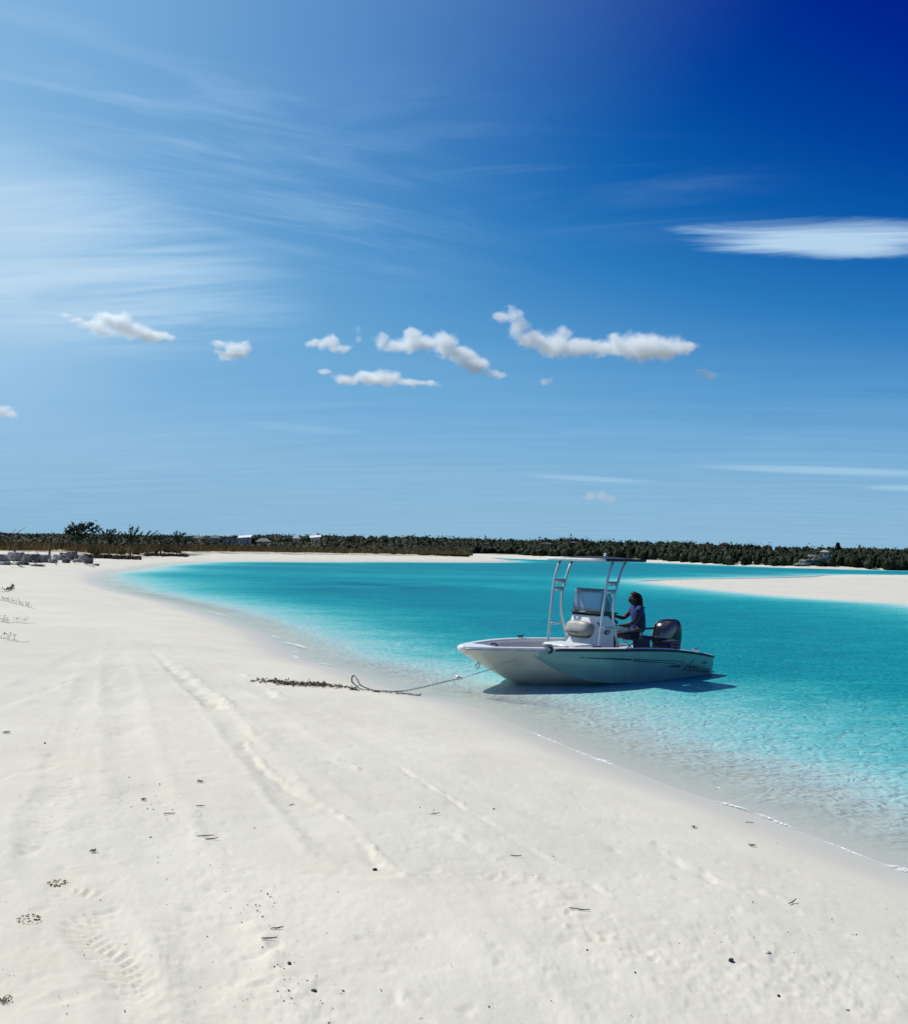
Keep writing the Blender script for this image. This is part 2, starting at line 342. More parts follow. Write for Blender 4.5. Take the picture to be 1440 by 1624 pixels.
def detail(P, r):
    """small relief, metres, only meaningful near the camera"""
    h = np.zeros(len(P)); x, y = P[:, 0], P[:, 1]
    fade = 1 - ss(r, 25, 70)
    h += fade * (0.022 * fbm(x * 0.35, y * 0.35, 3) + 0.010 * fbm(x * 1.6 + 5, y * 1.6, 3))
    near = r < 22
    idx = np.where(near)[0]; Q = P[idx]; hq = np.zeros(len(idx)); xq, yq = Q[:, 0], Q[:, 1]
    wob = 0.04 * fbm(xq * 2.2, yq * 2.2, 3)
    lumps = fbm(xq * 9, yq * 9, 3)
    patch = ss(fbm(xq * .8 + 31, yq * .8, 3), -.05, .45)
    gr = fbm(xq * 17, yq * 24, 3)
    hq += patch * (0.009 * np.maximum(gr - .25, 0) - 0.012 * np.maximum(-gr - .28, 0))
    hq += 0.0030 * fbm(xq * 5, yq * 5, 3) - 0.008 * np.maximum(fbm(xq * 6 + 9, yq * 8, 3) - 0.33, 0) * 3 + 0.0016 * fbm(xq * 22, yq * 22, 2) * (1 - ss(r[idx], 6, 14))
    def box(line, mrg):
        lo = line.min(0) - mrg; hi = line.max(0) + mrg
        return np.where((Q[:, 0] > lo[0]) & (Q[:, 0] < hi[0]) & (Q[:, 1] > lo[1]) & (Q[:, 1] < hi[1]))[0]
    for pts, wd, dp in BROAD:
        L = smooth_line(sp(pts)); k = box(L, wd * 3.2)
        if not len(k): continue
        d = np.abs(seg_dist(Q[k], L) + wob[k]) / wd
        hq[k] += 0.55 * dp * (0.35 + 0.75 * ss(fbm(Q[k][:, 0] * .9, Q[k][:, 1] * .9, 2), -.35, .35)) * (-np.exp(-(d / 0.85) ** 4) + 0.55 * np.exp(-((d - 1.25) / 0.28) ** 2) * (0.6 + 0.8 * lumps[k])) * (0.75 + 1.2 * wob[k] / 0.04 * 0.3)
    for pts, wd, ht in RIDGE:
        L = smooth_line(sp(pts)); k = box(L, wd * 3.5)
        if not len(k): continue
        q = Q[k]; best = np.full(len(k), 1e9); side = np.zeros(len(k))
        for a_, b_ in zip(L[:-1], L[1:]):
            ab = b_ - a_; Ln = hypot(*ab) + 1e-9; t_ = np.clip(((q - a_) @ ab) / Ln ** 2, 0, 1); dd_ = q - a_ - t_[:, None] * ab; d_ = np.hypot(dd_[:, 0], dd_[:, 1]); u_ = d_ < best
            best[u_] = d_[u_]; side[u_] = ((ab[0] * dd_[:, 1] - ab[1] * dd_[:, 0]) / Ln)[u_]
        e = np.minimum(np.hypot(*(q - L[0]).T), np.hypot(*(q - L[-1]).T)); sd_ = np.sign(side) * best + 0.7 * wob[k]      # + on the seaward (right) side
        crumb = 0.75 + 1.1 * lumps[k] + 1.1 * fbm(q[:, 0] * 26, q[:, 1] * 26, 2); fadee = ss(e, 0, wd * 4) * (.2 + 1.0 * ss(fbm(q[:, 0] * 3.3, q[:, 1] * 3.3, 2), -.2, .3))
        left = np.exp(-(np.minimum(sd_, 0) / (1.5 * wd)) ** 2) * (sd_ < 0) + np.exp(-(sd_ / (.55 * wd)) ** 2) * (sd_ >= 0)
        hq[k] += fadee * ht * (-0.85 * left + 0.75 * crumb * np.exp(-((sd_ - 1.5 * wd) / (.8 * wd)) ** 2))
    for pts, wd, pitch in TREAD:
        L = smooth_line(sp(pts)); k = box(L, wd * 2.0)
        if not len(k): continue
        q = Q[k]; best = np.full(len(k), 1e9); arc = np.zeros(len(k)); side = np.zeros(len(k)); s0 = 0.0
        for a, b in zip(L[:-1], L[1:]):
            ab = b - a; Ln = hypot(*ab) + 1e-9; t = np.clip(((q - a) @ ab) / Ln ** 2, 0, 1)
            dd = q - a - t[:, None] * ab; d = np.hypot(dd[:, 0], dd[:, 1]); u = d < best
            best[u] = d[u]; arc[u] = (s0 + t * Ln)[u]; side[u] = ((ab[0] * dd[:, 1] - ab[1] * dd[:, 0]) / Ln)[u]; s0 += Ln
        broken = ss(fbm(q[:, 0] * 1.7 + 3, q[:, 1] * 1.7, 2), -0.34, 0.02)
        prof = np.exp(-(best / wd) ** 6)
        wave = np.cos((arc + 0.55 * np.abs(side)) / pitch * 2 * pi + 1.5 * wob[k] / 0.04)
        hq[k] += prof * broken * (0.0085 * np.sign(wave) * np.abs(wave) ** 0.6 - 0.006)
    for (px, py, ln, wd, ang, dp) in PRINTS:
        c = at_z(px, py, 0.5)[:2]; k = np.where((np.abs(Q[:, 0] - c[0]) < ln * 1.5) & (np.abs(Q[:, 1] - c[1]) < ln * 1.5))[0]
        if not len(k): continue
        dd = Q[k] - c; u = dd[:, 0] * cos(ang) + dd[:, 1] * sin(ang); v = -dd[:, 0] * sin(ang) + dd[:, 1] * cos(ang)
        rr = np.sqrt((u / (ln * .5)) ** 2 + (v / (wd * .5)) ** 2) + 1.6 * wob[k] / .04 * .12
        hq[k] += 0.55 * dp * (0.35 + 0.75 * ss(fbm(Q[k][:, 0] * .9, Q[k][:, 1] * .9, 2), -.35, .35)) * (-np.exp(-rr ** 4) + 0.7 * np.exp(-((rr - 1.25) / .22) ** 2) * (.5 + lumps[k]))
    for (c, rad, amp) in ROUGH:
        c = at_z(*c, 0.5)[:2]; k = np.where(np.hypot(*(Q - c).T) < rad * 1.2)[0]
        if not len(k): continue
        f = np.exp(-(np.hypot(*(Q[k] - c).T) / rad / .7) ** 2)
        g = fbm(Q[k][:, 0] * 14, Q[k][:, 1] * 19, 3)
        hq[k] += f * amp * 0.05 * np.maximum(g - 0.12, 0) - f * amp * 0.05 * np.maximum(-g - 0.2, 0)
    h[idx] += 0.85 * hq * (1 - ss(r[idx], 12, 21.5))
    return h

def height_at(x, y):
    P = np.array([[x, y]], float); h, s = macro(P)
    return float(h[0])
def gpts(px, py):
    """many near-camera beach points at once"""
    px = np.atleast_1d(np.asarray(px, float)); py = np.atleast_1d(np.asarray(py, float)); z = np.full(len(px), .5)
    D_ = FW[None] + RT[None] * ((px - CX) / F_PX)[:, None] - UP[None] * ((py - CY) / F_PX)[:, None]
    for _ in range(9):
        t_ = (z - EYE) / D_[:, 2]; P_ = D_[:, :2] * t_[:, None]; h_, _s = macro(P_); z = .5 * z + .5 * np.maximum(h_, 0)
    h_ = np.maximum(h_, 0); h_ = h_ + detail(P_, np.hypot(*P_.T)) * ss(h_, .02, .22)
    return np.column_stack([P_, h_])
def on_ground(px, py):
    """where the view through a photo pixel meets the land"""
    d = ray(px, py); dn = hypot(d[0], d[1]); ts = np.geomspace(1.5, 700, 1400) / dn
    P = np.stack([d[0] * ts, d[1] * ts], 1); z = EYE + d[2] * ts; h, _ = macro(P); h = np.maximum(h, 0)
    k = np.argmax(z < h) if (z < h).any() else len(ts) - 1
    return np.array([P[k, 0], P[k, 1], h[k]])

# polar sheet, fine in front of the camera, one sheet to the horizon
fine = np.radians(np.arange(-33, 33.01, 0.105)); coarse = np.radians(np.arange(36, 326, 4.0))
thetas = np.concatenate([fine, coarse])
rings = [0.6, 1.2, 1.8, 2.2]
while rings[-1] < 26: rings.append(rings[-1] * 1.0055)
while rings[-1] < 320: rings.append(rings[-1] * 1.016)
while rings[-1] < 9000: rings.append(rings[-1] * 1.12)
rings = np.array(rings); nr, nt = len(rings), len(thetas)
RR, TH = np.meshgrid(rings, thetas, indexing='ij')
P = np.stack([(RR * np.sin(TH)).ravel(), (RR * np.cos(TH)).ravel()], 1); rflat = RR.ravel()
hm, sn = macro(P)
dt = detail(P, rflat)
wetz = hm
wet_line = 0.10 + 0.05 * fbm(P[:, 0] * 0.5, P[:, 1] * 0.5, 3)
hgt = hm + dt * ss(hm, 0.02, 0.22)
# a little bank of sand ripples in the shallows
rip = (hm < 0.02) & (rflat < 40)
hgt[rip] += 0.010 * ss(-hm[rip], .05, .2) * np.cos((P[rip, 0] * 0.5 + P[rip, 1] * 1.0) * 2 * pi / 0.30 + 3 * fbm(P[rip, 0], P[rip, 1], 2))
grid = np.arange(nr * nt).reshape(nr, nt)
a = grid[:-1, :]; b = grid[1:, :]; a2 = np.roll(a, -1, 1); b2 = np.roll(b, -1, 1)
quads = np.stack([a.ravel(), a2.ravel(), b2.ravel(), b.ravel()], 1)[:, ::-1]
cen = len(P); Vt = np.column_stack([P, hgt])
damp = (1 - ss(hm + 0.02 * fbm(P[:, 0] * 1.3, P[:, 1] * 1.3, 3), 0.015, 0.17)) * (0.25 + 0.75 * ss(hm, -0.20, 0.0))
damp = damp * np.where(sdist(P, bar_poly) > -3, .35, 1.0)
inland = ss(sn, 28, 45) * (P[:, 1] > 40)
hf_s = sdist(P, far_poly)
inland = np.maximum(inland, ss(hf_s, 11, 14))

m_sand, t = new_mat('coral_sand')
geo = t.n('ShaderNodeNewGeometry'); pos = geo.outputs['Position']
b_ = t.n('ShaderNodeBsdfPrincipled'); o_ = t.n('ShaderNodeOutputMaterial'); t.l(b_.outputs[0], o_.inputs[0])
dampn = t.n('ShaderNodeAttribute', attribute_name='damp').outputs['Fac']
inl = t.n('ShaderNodeAttribute', attribute_name='inland').outputs['Fac']
nA = t.noise(pos, 0.9, 5, 0.6, 0.4); nB = t.noise(pos, 0.22, 4, 0.55); nC = t.noise(pos, 140.0, 2, 0.6); nD = t.noise(pos, 11.0, 5, 0.65)
c = t.mixc(t.smooth(nA, 0.32, 0.70), (0.660, 0.618, 0.505), (0.618, 0.574, 0.455))
c = t.mixc(t.smooth(nB, 0.40, 0.66), c, t.mixc(0.5, c, (0.55, 0.53, 0.445)))
c = t.mixc(t.smooth(nD, 0.45, 0.8, 0, .35), c, (0.67, 0.635, 0.55))
c = t.mixc(t.smooth(nC, 0.62, 0.80, 0.0, 0.30), c, (0.45, 0.42, 0.37))
c = t.mixc(t.smooth(nC, 0.20, 0.34, 0.25, 0.0), c, (0.74, 0.72, 0.68))
c = t.mixc(t.math('MULTIPLY', dampn, 0.90), c, (0.54, 0.515, 0.44))
litter = t.mixc(t.smooth(nA, 0.35, 0.65), (0.055, 0.05, 0.025), (0.10, 0.075, 0.035))
c = t.mixc(t.math('MULTIPLY', inl, t.smooth(nB, 0.3, 0.45, 0.8, 1.0)), c, litter)
t.l(c, b_.inputs['Base Color']); t.put(b_.inputs['Roughness'], t.smooth(dampn, 0, 1, 0.95, 0.55))
b_.inputs['Specular IOR Level'].default_value = 0.25
bp = t.n('ShaderNodeBump'); bp.inputs['Strength'].default_value = 0.45; bp.inputs['Distance'].default_value = 0.010
hh = t.math('ADD', t.math('MULTIPLY', t.noise(pos, 34, 4, 0.6), 0.35), t.math('MULTIPLY', nD, 0.75))
hh = t.math('ADD', hh, t.math('MULTIPLY', nC, 0.10))
t.l(t.math('MULTIPLY', hh, t.math('SUBTRACT', 1.0, t.math('MULTIPLY', dampn, 0.8))), bp.inputs['Height']); t.l(bp.outputs[0], b_.inputs['Normal'])
ground = np_mesh('ground', Vt, quads, m_sand, attrs={'damp': damp, 'inland': inland})
tag(ground, 'pale coral sand beach and seabed', kind='structure')

# ------------------------------------------------------------------ water
wt = np.concatenate([np.radians(np.arange(-33, 33.01, 0.2)), coarse]); wr = [0.8, 2.0]
while wr[-1] < 320: wr.append(wr[-1] * 1.02)
while wr[-1] < 9000: wr.append(wr[-1] * 1.15)
wr = np.array(wr); RW, TW = np.meshgrid(wr, wt, indexing='ij')
PW = np.stack([(RW * np.sin(TW)).ravel(), (RW * np.cos(TW)).ravel()], 1)
hw, swn = macro(PW)
depth = np.maximum(-hw, 0)
gp = np.maximum.reduce([ss(sdist(PW, g_), -2.5, 4) * k_ for g_, k_ in ((grass1, 1.0),)] + [ss(sdist(PW, grass2), -3, 6) * .55])
gp = gp * ss(fbm(PW[:, 0] * .12 + 4, PW[:, 1] * .12, 3), -.45, .25)
shade = 0.5 + 0.9 * fbm(PW[:, 0] * .035, PW[:, 1] * .06, 4)
g = np.arange(len(PW)).reshape(len(wr), len(wt)); a = g[:-1]; b = g[1:]
qw = np.stack([a.ravel(), np.roll(a, -1, 1).ravel(), np.roll(b, -1, 1).ravel(), b.ravel()], 1)[:, ::-1]
keep = (depth[qw].max(1) > 0) | (hw[qw].min(1) < 0.25)
qw = qw[keep]
m_water, t = new_mat('lagoon_water')
pos = t.n('ShaderNodeNewGeometry').outputs['Position']
dep = t.n('ShaderNodeAttribute', attribute_name='depth').outputs['Fac']; wee = t.n('ShaderNodeAttribute', attribute_name='seagrass').outputs['Fac']
shd = t.n('ShaderNodeAttribute', attribute_name='mottle').outputs['Fac']
dist_ = t.vmath('LENGTH', pos, out=1)
mp = t.n('ShaderNodeMapping'); mp.inputs['Scale'].default_value = (0.55, 1.0, 1.0); t.l(pos, mp.inputs[0])
w1 = t.noise(mp.outputs[0], 3.4, 4, 0.62, 0.6); w2 = t.noise(mp.outputs[0], 0.8, 3, 0.55, 0.3); w3 = t.noise(pos, 13.0, 3, 0.6, 0.5)
vor = t.n('ShaderNodeTexVoronoi', feature='SMOOTH_F1'); vor.inputs['Scale'].default_value = 7.0; t.l(t.vmath('ADD', pos, t.vmath('SCALE', t.noise(pos, 2.2, 2, out=1))), vor.inputs['Vector'])
calm = t.smooth(dist_, 9, 60, 1.0, 0.5)
hgt_w = t.math('ADD', t.math('MULTIPLY', w1, 0.055), t.math('ADD', t.math('MULTIPLY', w2, 0.13), t.math('ADD', t.math('MULTIPLY', w3, 0.016), t.math('MULTIPLY', vor.outputs['Distance'], 0.035))))
bp = t.n('ShaderNodeBump'); t.put(bp.inputs['Strength'], calm); bp.inputs['Distance'].default_value = 1.0; t.l(hgt_w, bp.inputs['Height'])
dj = t.math('MULTIPLY', dep, t.smooth(t.math('ADD', t.math('MULTIPLY', w2, .6), t.math('MULTIPLY', w1, .4)), 0.3, 0.7, 0.82, 1.18))
dj = t.math('MULTIPLY', dj, t.smooth(shd, 0, 1, 0.75, 1.3))
fine_ = t.math('ADD', t.math('MULTIPLY', w3, .5), t.math('ADD', t.math('MULTIPLY', vor.outputs['Distance'], .55), t.math('MULTIPLY', w1, .3)))
dj = t.math('ADD', t.math('MULTIPLY', dj, t.smooth(fine_, .35, .75, .78, 1.22)), 0)  # bright and dark of ripple refraction and caustics imitated in the water tone
body = t.ramp(t.math('DIVIDE', dj, 1.4), [(0.0, (0.72, 0.73, 0.68)), (0.04, (0.68, 0.73, 0.68)), (0.08, (0.54, 0.66, 0.62)), (0.16, (0.31, 0.56, 0.54)), (0.28, (0.12, 0.45, 0.45)), (0.45, (0.025, 0.33, 0.35)), (0.68, (0.0, 0.25, 0.285)), (1.0, (0.0, 0.185, 0.245))])
body = t.mixc(t.math('MULTIPLY', wee, t.smooth(w2, .3, .6, .6, .95)), body, (0.0, 0.10, 0.185))
body = t.mixc(t.smooth(w1, 0.52, 0.72, 0.0, 0.22), body, t.mixc(0.45, body, (0.20, 0.50, 0.56)))
alpha = t.ramp(dj, [(0.0, 0.0), (0.03, 0.20), (0.09, 0.58), (0.18, 0.90), (0.30, 1.0)])
tint = t.ramp(dj, [(0.0, (0.98, 1.0, 0.99)), (0.04, (0.92, 0.995, 0.97)), (0.2, (0.86, 0.99, 0.97)), (0.5, (0.70, 0.97, 0.96))])
tr = t.n('ShaderNodeBsdfTransparent'); t.l(tint, tr.inputs[0])
df = t.n('ShaderNodeBsdfDiffuse'); t.l(body, df.inputs[0]); t.l(bp.outputs[0], df.inputs['Normal'])
mx = t.n('ShaderNodeMixShader'); t.l(alpha, mx.inputs[0]); t.l(tr.outputs[0], mx.inputs[1]); t.l(df.outputs[0], mx.inputs[2])
gl = t.n('ShaderNodeBsdfGlossy'); gl.inputs['Roughness'].default_value = 0.10; t.l(bp.outputs[0], gl.inputs['Normal'])
t.put(gl.inputs['Roughness'], t.smooth(dist_, 8, 120, 0.07, 0.30))
fr = t.n('ShaderNodeFresnel'); fr.inputs['IOR'].default_value = 1.33; t.l(bp.outputs[0], fr.inputs['Normal'])
ff = t.math('MULTIPLY', fr.outputs[0], 0.60, clamp=True); ff = t.math('MINIMUM', ff, t.smooth(dist_, 8, 60, 0.17, 0.11))
mx2 = t.n('ShaderNodeMixShader'); t.l(ff, mx2.inputs[0]); t.l(mx.outputs[0], mx2.inputs[1]); t.l(gl.outputs[0], mx2.inputs[2])
o_ = t.n('ShaderNodeOutputMaterial'); t.l(mx2.outputs[0], o_.inputs[0])
water = np_mesh('water', np.column_stack([PW, np.zeros(len(PW))]), qw, m_water, attrs={'depth': depth, 'seagrass': gp, 'mottle': shade})
tag(water, 'clear turquoise lagoon', kind='structure')

# ------------------------------------------------------------------ vegetation
def leaf_mat(name, c_lo, c_hi, rough=0.75, spec=0.2):
    m, t = new_mat(name)
    f = t.n('ShaderNodeAttribute', attribute_name='hue').outputs['Fac']
    b = t.n('ShaderNodeBsdfPrincipled'); o = t.n('ShaderNodeOutputMaterial'); t.l(b.outputs[0], o.inputs[0])
    pos = t.n('ShaderNodeNewGeometry').outputs['Position']
    f2 = t.math('ADD', f, t.smooth(t.noise(pos, 0.6, 3), 0.3, 0.7, -0.25, 0.25), clamp=True)
    t.l(t.mixc(f2, c_lo, c_hi), b.inputs['Base Color']); b.inputs['Roughness'].default_value = rough; b.inputs['Specular IOR Level'].default_value = spec
    return m
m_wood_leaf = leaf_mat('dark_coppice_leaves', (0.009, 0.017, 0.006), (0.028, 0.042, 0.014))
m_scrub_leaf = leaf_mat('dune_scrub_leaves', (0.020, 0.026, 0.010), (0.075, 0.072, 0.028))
m_dry = leaf_mat('dry_dune_grass', (0.12, 0.080, 0.028), (0.30, 0.21, 0.08))
m_wrack = leaf_mat('dark_brown_root_mat', (0.028, 0.016, 0.010), (0.085, 0.050, 0.030))
m_needle = leaf_mat('casuarina_needles', (0.016, 0.034, 0.018), (0.045, 0.075, 0.040))
m_bark = pbr('grey_bark', (0.10, 0.08, 0.06), 0.9, bump=0.5)

_s = 0.5 ** 0.5
def unit_core(nu=8, nv=5):
    v = []; f = []
    for j in range(nv + 1):
        ph = pi * j / nv
        for i in range(nu): v.append((sin(ph) * cos(2 * pi * i / nu), sin(ph) * sin(2 * pi * i / nu), cos(ph)))
    for j in range(nv):
        for i in range(nu):
            a = j * nu + i; b = j * nu + (i + 1) % nu; f.append((a, a + nu, b + nu, b))
    return np.array(v), np.array(f)
CV, CF = unit_core()
class Foliage:
    def __init__(s): s.v = []; s.f = []; s.h = []; s.n = 0
    def add(s, v, f, h):
        s.v.append(v); s.f.append(f + s.n); s.h.append(h); s.n += len(v)
    def cards(s, cen, size, hue, up=0.4, aspect=1.7):
        """leaf-sized quads at cen (n,3)"""
        n = len(cen); u = rng.normal(size=(n, 3)); u[:, 2] += up; u /= np.linalg.norm(u, axis=1)[:, None]
        v = np.cross(u, rng.normal(size=(n, 3))); v /= np.linalg.norm(v, axis=1)[:, None]
        sz = (size * (0.6 + 0.8 * rng.random(n)))[:, None]
        q = np.stack([cen - u * sz * aspect * .5, cen + v * sz * .45 - u * sz * .05, cen + u * sz * aspect * .5, cen - v * sz * .45 + u * sz * .05], 1).reshape(-1, 3)
        s.add(q, np.arange(4 * n).reshape(n, 4), np.repeat(hue, 4))
    def bush(s, c, rx, rz, ncards, size, hue):
        """a crown: uneven dark core and leaf cards over it. c = centre of its foot"""
        v = CV.copy(); j = 1 + 0.22 * rng.normal(size=len(v)); v = v * 0.80 * np.clip(j, .6, 1.3)[:, None]
        ctr = np.array([c[0], c[1], c[2] + rz * 0.45])
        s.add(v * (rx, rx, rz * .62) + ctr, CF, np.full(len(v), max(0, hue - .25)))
        d = rng.normal(size=(ncards, 3)); d[:, 2] = np.abs(d[:, 2]) - 0.35; d /= np.linalg.norm(d, axis=1)[:, None]
        r = (0.70 + 0.42 * rng.random(ncards) ** 1.5)[:, None]
        lump = 1 + 0.22 * np.sin(d[:, :1] * 5 + hue * 20) * np.sin(d[:, 1:2] * 4 + d[:, 2:] * 5 + hue * 31)
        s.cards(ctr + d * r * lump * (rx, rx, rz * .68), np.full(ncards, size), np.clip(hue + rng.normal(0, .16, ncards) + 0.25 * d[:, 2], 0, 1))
    def grass(s, c, h, n, spread, hue):
        base = c + np.column_stack([rng.normal(0, spread, n), rng.normal(0, spread, n), np.zeros(n)])
        tip = base + np.column_stack([rng.normal(0.12, .22, n) * h, rng.normal(0, .22, n) * h, h * (0.6 + .5 * rng.random(n))])
        wv = rng.normal(size=(n, 3)) * (1, 1, 0); wv /= np.linalg.norm(wv, axis=1)[:, None]; wv *= h * 0.07
        q = np.stack([base - wv, base + wv, tip + wv * .3, tip - wv * .3], 1).reshape(-1, 3)
        s.add(q, np.arange(4 * n).reshape(n, 4), np.repeat(np.clip(hue + rng.normal(0, .2, n), 0, 1), 4))
    def build(s, name, mat, parent=None):
        return np_mesh(name, np.concatenate(s.v), np.concatenate(s.f), mat, parent, smooth=False, attrs={'hue': np.concatenate(s.h)})

def interp(pts, x): return float(np.interp(x, [p[0] for p in pts], [p[1] for p in pts]))
# skyline (photo rows of the tree tops), west hill and the long hill beyond the lagoon
TOP = [(-200, 840), (0, 843), (20, 846), (60, 847), (130, 845), (200, 847), (330, 850), (380, 849), (430, 847), (530, 848), (640, 850), (700, 853), (780, 855), (840, 857), (880, 855), (915, 855), (940, 859),
       (1000, 859), (1060, 860), (1130, 864), (1200, 865), (1260, 869), (1330, 870), (1400, 872), (1440, 873), (1700, 879), (2200, 890)]
def ground_z(x, y):
    return height_at(x, y)
def band(fol, x0, x1, near, far, n, wpx, prof, ztop, hue0, cards=34):
    """crowns over a band of land between bearings x0..x1; near/far distances are functions of the bearing"""
    pxs = rng.uniform(x0, x1, n); us = rng.random(n) ** 0.8; us.sort(); us = us[::-1]
    pts = []
    for px, u in zip(pxs, us):
        dn, df = near(px), far(px); dd = dn + (df - dn) * u
        hz = horizon(px); d = ray(px, hz); k = dd / hypot(d[0], d[1]); pts.append((d[0] * k, d[1] * k, px, u, dd))
    G, _ = macro(np.array([(p[0], p[1]) for p in pts]))
    for (x, y, px, u, dd), gz in zip(pts, G):
        zt = EYE + (horizon(px) - ztop(px)) / F_PX * dd * 1.0        # canopy height at this spot
        zt = gz + max(0.7, (zt - gz)) * prof(u)
        rx = wpx / F_PX * dd * (0.45 + 1.3 * rng.random() ** 1.8) * 0.5
        zt *= 1 + 0.035 * rng.normal()
        rz = min(max(zt - gz, .5), rx * 2.2) ; foot = zt - rz * 1.05
        fol.bush((x, y, foot), rx, rz, int(cards * 1.7), rx * 0.17, float(np.clip(hue0 + rng.normal(0, .18), 0, 1)))

far_front = [(660, 262), (700, 262), (745, 256), (800, 250), (860, 232), (950, 220), (1035, 216), (1140, 194), (1244, 180), (1340, 178), (1440, 178), (1700, 175), (2200, 190)]
wood = Foliage()
ff_ = lambda px: interp(far_front, px) + 14
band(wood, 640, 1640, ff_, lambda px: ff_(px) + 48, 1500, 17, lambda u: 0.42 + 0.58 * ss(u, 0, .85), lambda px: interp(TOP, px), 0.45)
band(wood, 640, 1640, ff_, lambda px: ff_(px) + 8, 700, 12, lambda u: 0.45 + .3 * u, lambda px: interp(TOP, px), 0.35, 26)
tag(wood.build('woodland', m_wood_leaf), 'long dark green wood on the low hill across the lagoon', 'woodland', kind='stuff')

ridge = Foliage()
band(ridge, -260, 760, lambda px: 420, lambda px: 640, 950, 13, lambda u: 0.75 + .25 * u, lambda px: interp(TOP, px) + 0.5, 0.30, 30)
tag(ridge.build('ridge_woodland', m_wood_leaf), 'dark wood along the ridge behind the houses, left of the lagoon', 'woodland', kind='stuff')

# dune scrub between the beach and the ridge
SAND_TOP = [(-250, 866), (0, 873), (60, 875), (100, 874), (130, 879), (170, 886), (205, 883), (230, 881), (290, 881), (330, 877), (400, 877.5), (470, 878.5), (560, 879.5), (640, 880.5), (735, 882.5)]
_front = [(px, hypot(*on_ground(px, interp(SAND_TOP, px) + 0.6)[:2])) for px in range(-250, 740, 15)]
fr = lambda px: interp(_front, px)
SCRUB = [(-250, 848), (0, 850), (60, 850), (140, 849), (230, 851), (300, 853), (345, 860), (372, 863), (400, 863), (430, 860), (520, 858), (640, 862), (735, 868)]
scrub = Foliage()
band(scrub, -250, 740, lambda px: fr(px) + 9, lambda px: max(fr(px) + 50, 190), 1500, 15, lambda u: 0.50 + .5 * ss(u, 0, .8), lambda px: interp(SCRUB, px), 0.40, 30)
tag(scrub.build('dune_scrub', m_scrub_leaf), 'olive and brown scrub covering the dunes behind the far left beach', 'scrub', kind='stuff')
dry = Foliage(); wrack = Foliage()
for k in range(2600):
    px = rng.uniform(-250, 738); dd = fr(px) + rng.random() ** 1.2 * 22 + .3
    p = at_d(px, horizon(px), dd); gz = 0.97 if dd < 120 else 1.1
    dry.grass(np.array([p[0], p[1], gz - .05]), 0.55 + .35 * rng.random(), 16, 0.5, rng.random() * (0.6 if px < 320 else .35))
tag(dry.build('dune_grass', m_dry), 'brown dry grass along the edge of the dunes', 'dune grass', kind='stuff')
for (xa, xb, ya, yb) in ((128, 205, 884, 886.5), (150, 222, 884, 887), (230, 298, 881, 882.5), (98, 126, 882, 886)):
    for k in range(260):
        u = rng.random(); px = xa + (xb - xa) * u; g_ = on_ground(px, ya + (yb - ya) * u + rng.normal(0, .4)) 
        wrack.bush((g_[0], g_[1], g_[2] - .1), .22, .18 + .22 * rng.random(), 14, .10, rng.random() * .6)
tag(wrack.build('root_mat', m_wrack), 'dark brown mat of roots and dead seagrass hanging over the sand edge', 'seagrass mat', kind='stuff')

# single trees that stand out above the scrub
def wind_tree(name, px, ytop, dist, width, height, label, lean=0.35, seed=0, n=7, bare=False):
    r = random.Random(seed); foot = at_d(px, horizon(px), dist); gz = ground_z(foot[0], foot[1]); ztop = EYE + (horizon(px) - ytop) / F_PX * dist
    H_ = ztop - gz
    root = empty(name, (foot[0], foot[1], gz))
    bm = bmesh.new(); fo = Foliage()
    def limb(a, b, r0, r1, k=5):
        a = Vector(a); b = Vector(b); ax = (b - a).normalized(); u = ax.orthogonal().normalized(); v = ax.cross(u)
        ra = [bm.verts.new(a + (u * cos(2 * pi * i / k) + v * sin(2 * pi * i / k)) * r0) for i in range(k)]
        rb = [bm.verts.new(b + (u * cos(2 * pi * i / k) + v * sin(2 * pi * i / k)) * r1) for i in range(k)]
        for i in range(k): bm.faces.new((ra[i], ra[(i + 1) % k], rb[(i + 1) % k], rb[i]))
    base = Vector((0, 0, 0)); fork = Vector((lean * .3, 0, H_ * .45)); limb(base, fork, .11, .08)
    for i in range(n):
        t_ = (i + .5) / n; ang = -1.15 + 2.3 * t_ + r.uniform(-.1, .1)
        ln = H_ * (0.40 + .20 * r.random()); 
        mid = fork + Vector((sin(ang) * width * .25, r.uniform(-.4, .4), cos(ang) * ln * .55))
        tip = mid + Vector((sin(ang) * width * .25 + lean, r.uniform(-.3, .3), cos(ang) * ln * .45 + (0.05 if not bare else .2)))
        tip.z = min(tip.z, H_ * (0.86 + .14 * r.random())); limb(fork, mid, .06, .04); limb(mid, tip, .035, .012)
        if bare: continue
        for s_, (A, B) in enumerate(((fork, mid), (mid, tip))):
            m_ = 46 if s_ else 22; tt = rng.random(m_)[:, None]; A_ = np.array(A); B_ = np.array(B)
            c_ = A_ + (B_ - A_) * tt + rng.normal(0, .085, (m_, 3)) * width / 3
            fo.cards(c_, np.full(m_, .13 * width / 3.4), np.clip(rng.normal(.45, .2, m_), 0, 1), 0.5, 2.6)
    from_bm('trunk', bm, m_bark, root)
    if fo.n: fo.build('crown', m_needle, root)
    return tag(root, label, 'tree')
wind_tree('casuarina_tree', 122, 826, 104, 4.2, 3, 'largest wind-bent casuarina, spreading above the dune scrub at the far left', .55, 1, 10)
wind_tree('casuarina_tree', 174, 836, 108, 2.4, 3, 'feathery casuarina next right of the largest one', .35, 2, 7)
wind_tree('casuarina_tree', 208, 834.5, 112, 2.6, 3, 'casuarina with two upright plumes, between two lower ones on the dunes', .1, 3, 7)
wind_tree('casuarina_tree', 233, 837, 115, 1.8, 3, 'small casuarina leaning right, just right of the one with upright plumes', .5, 4, 5)
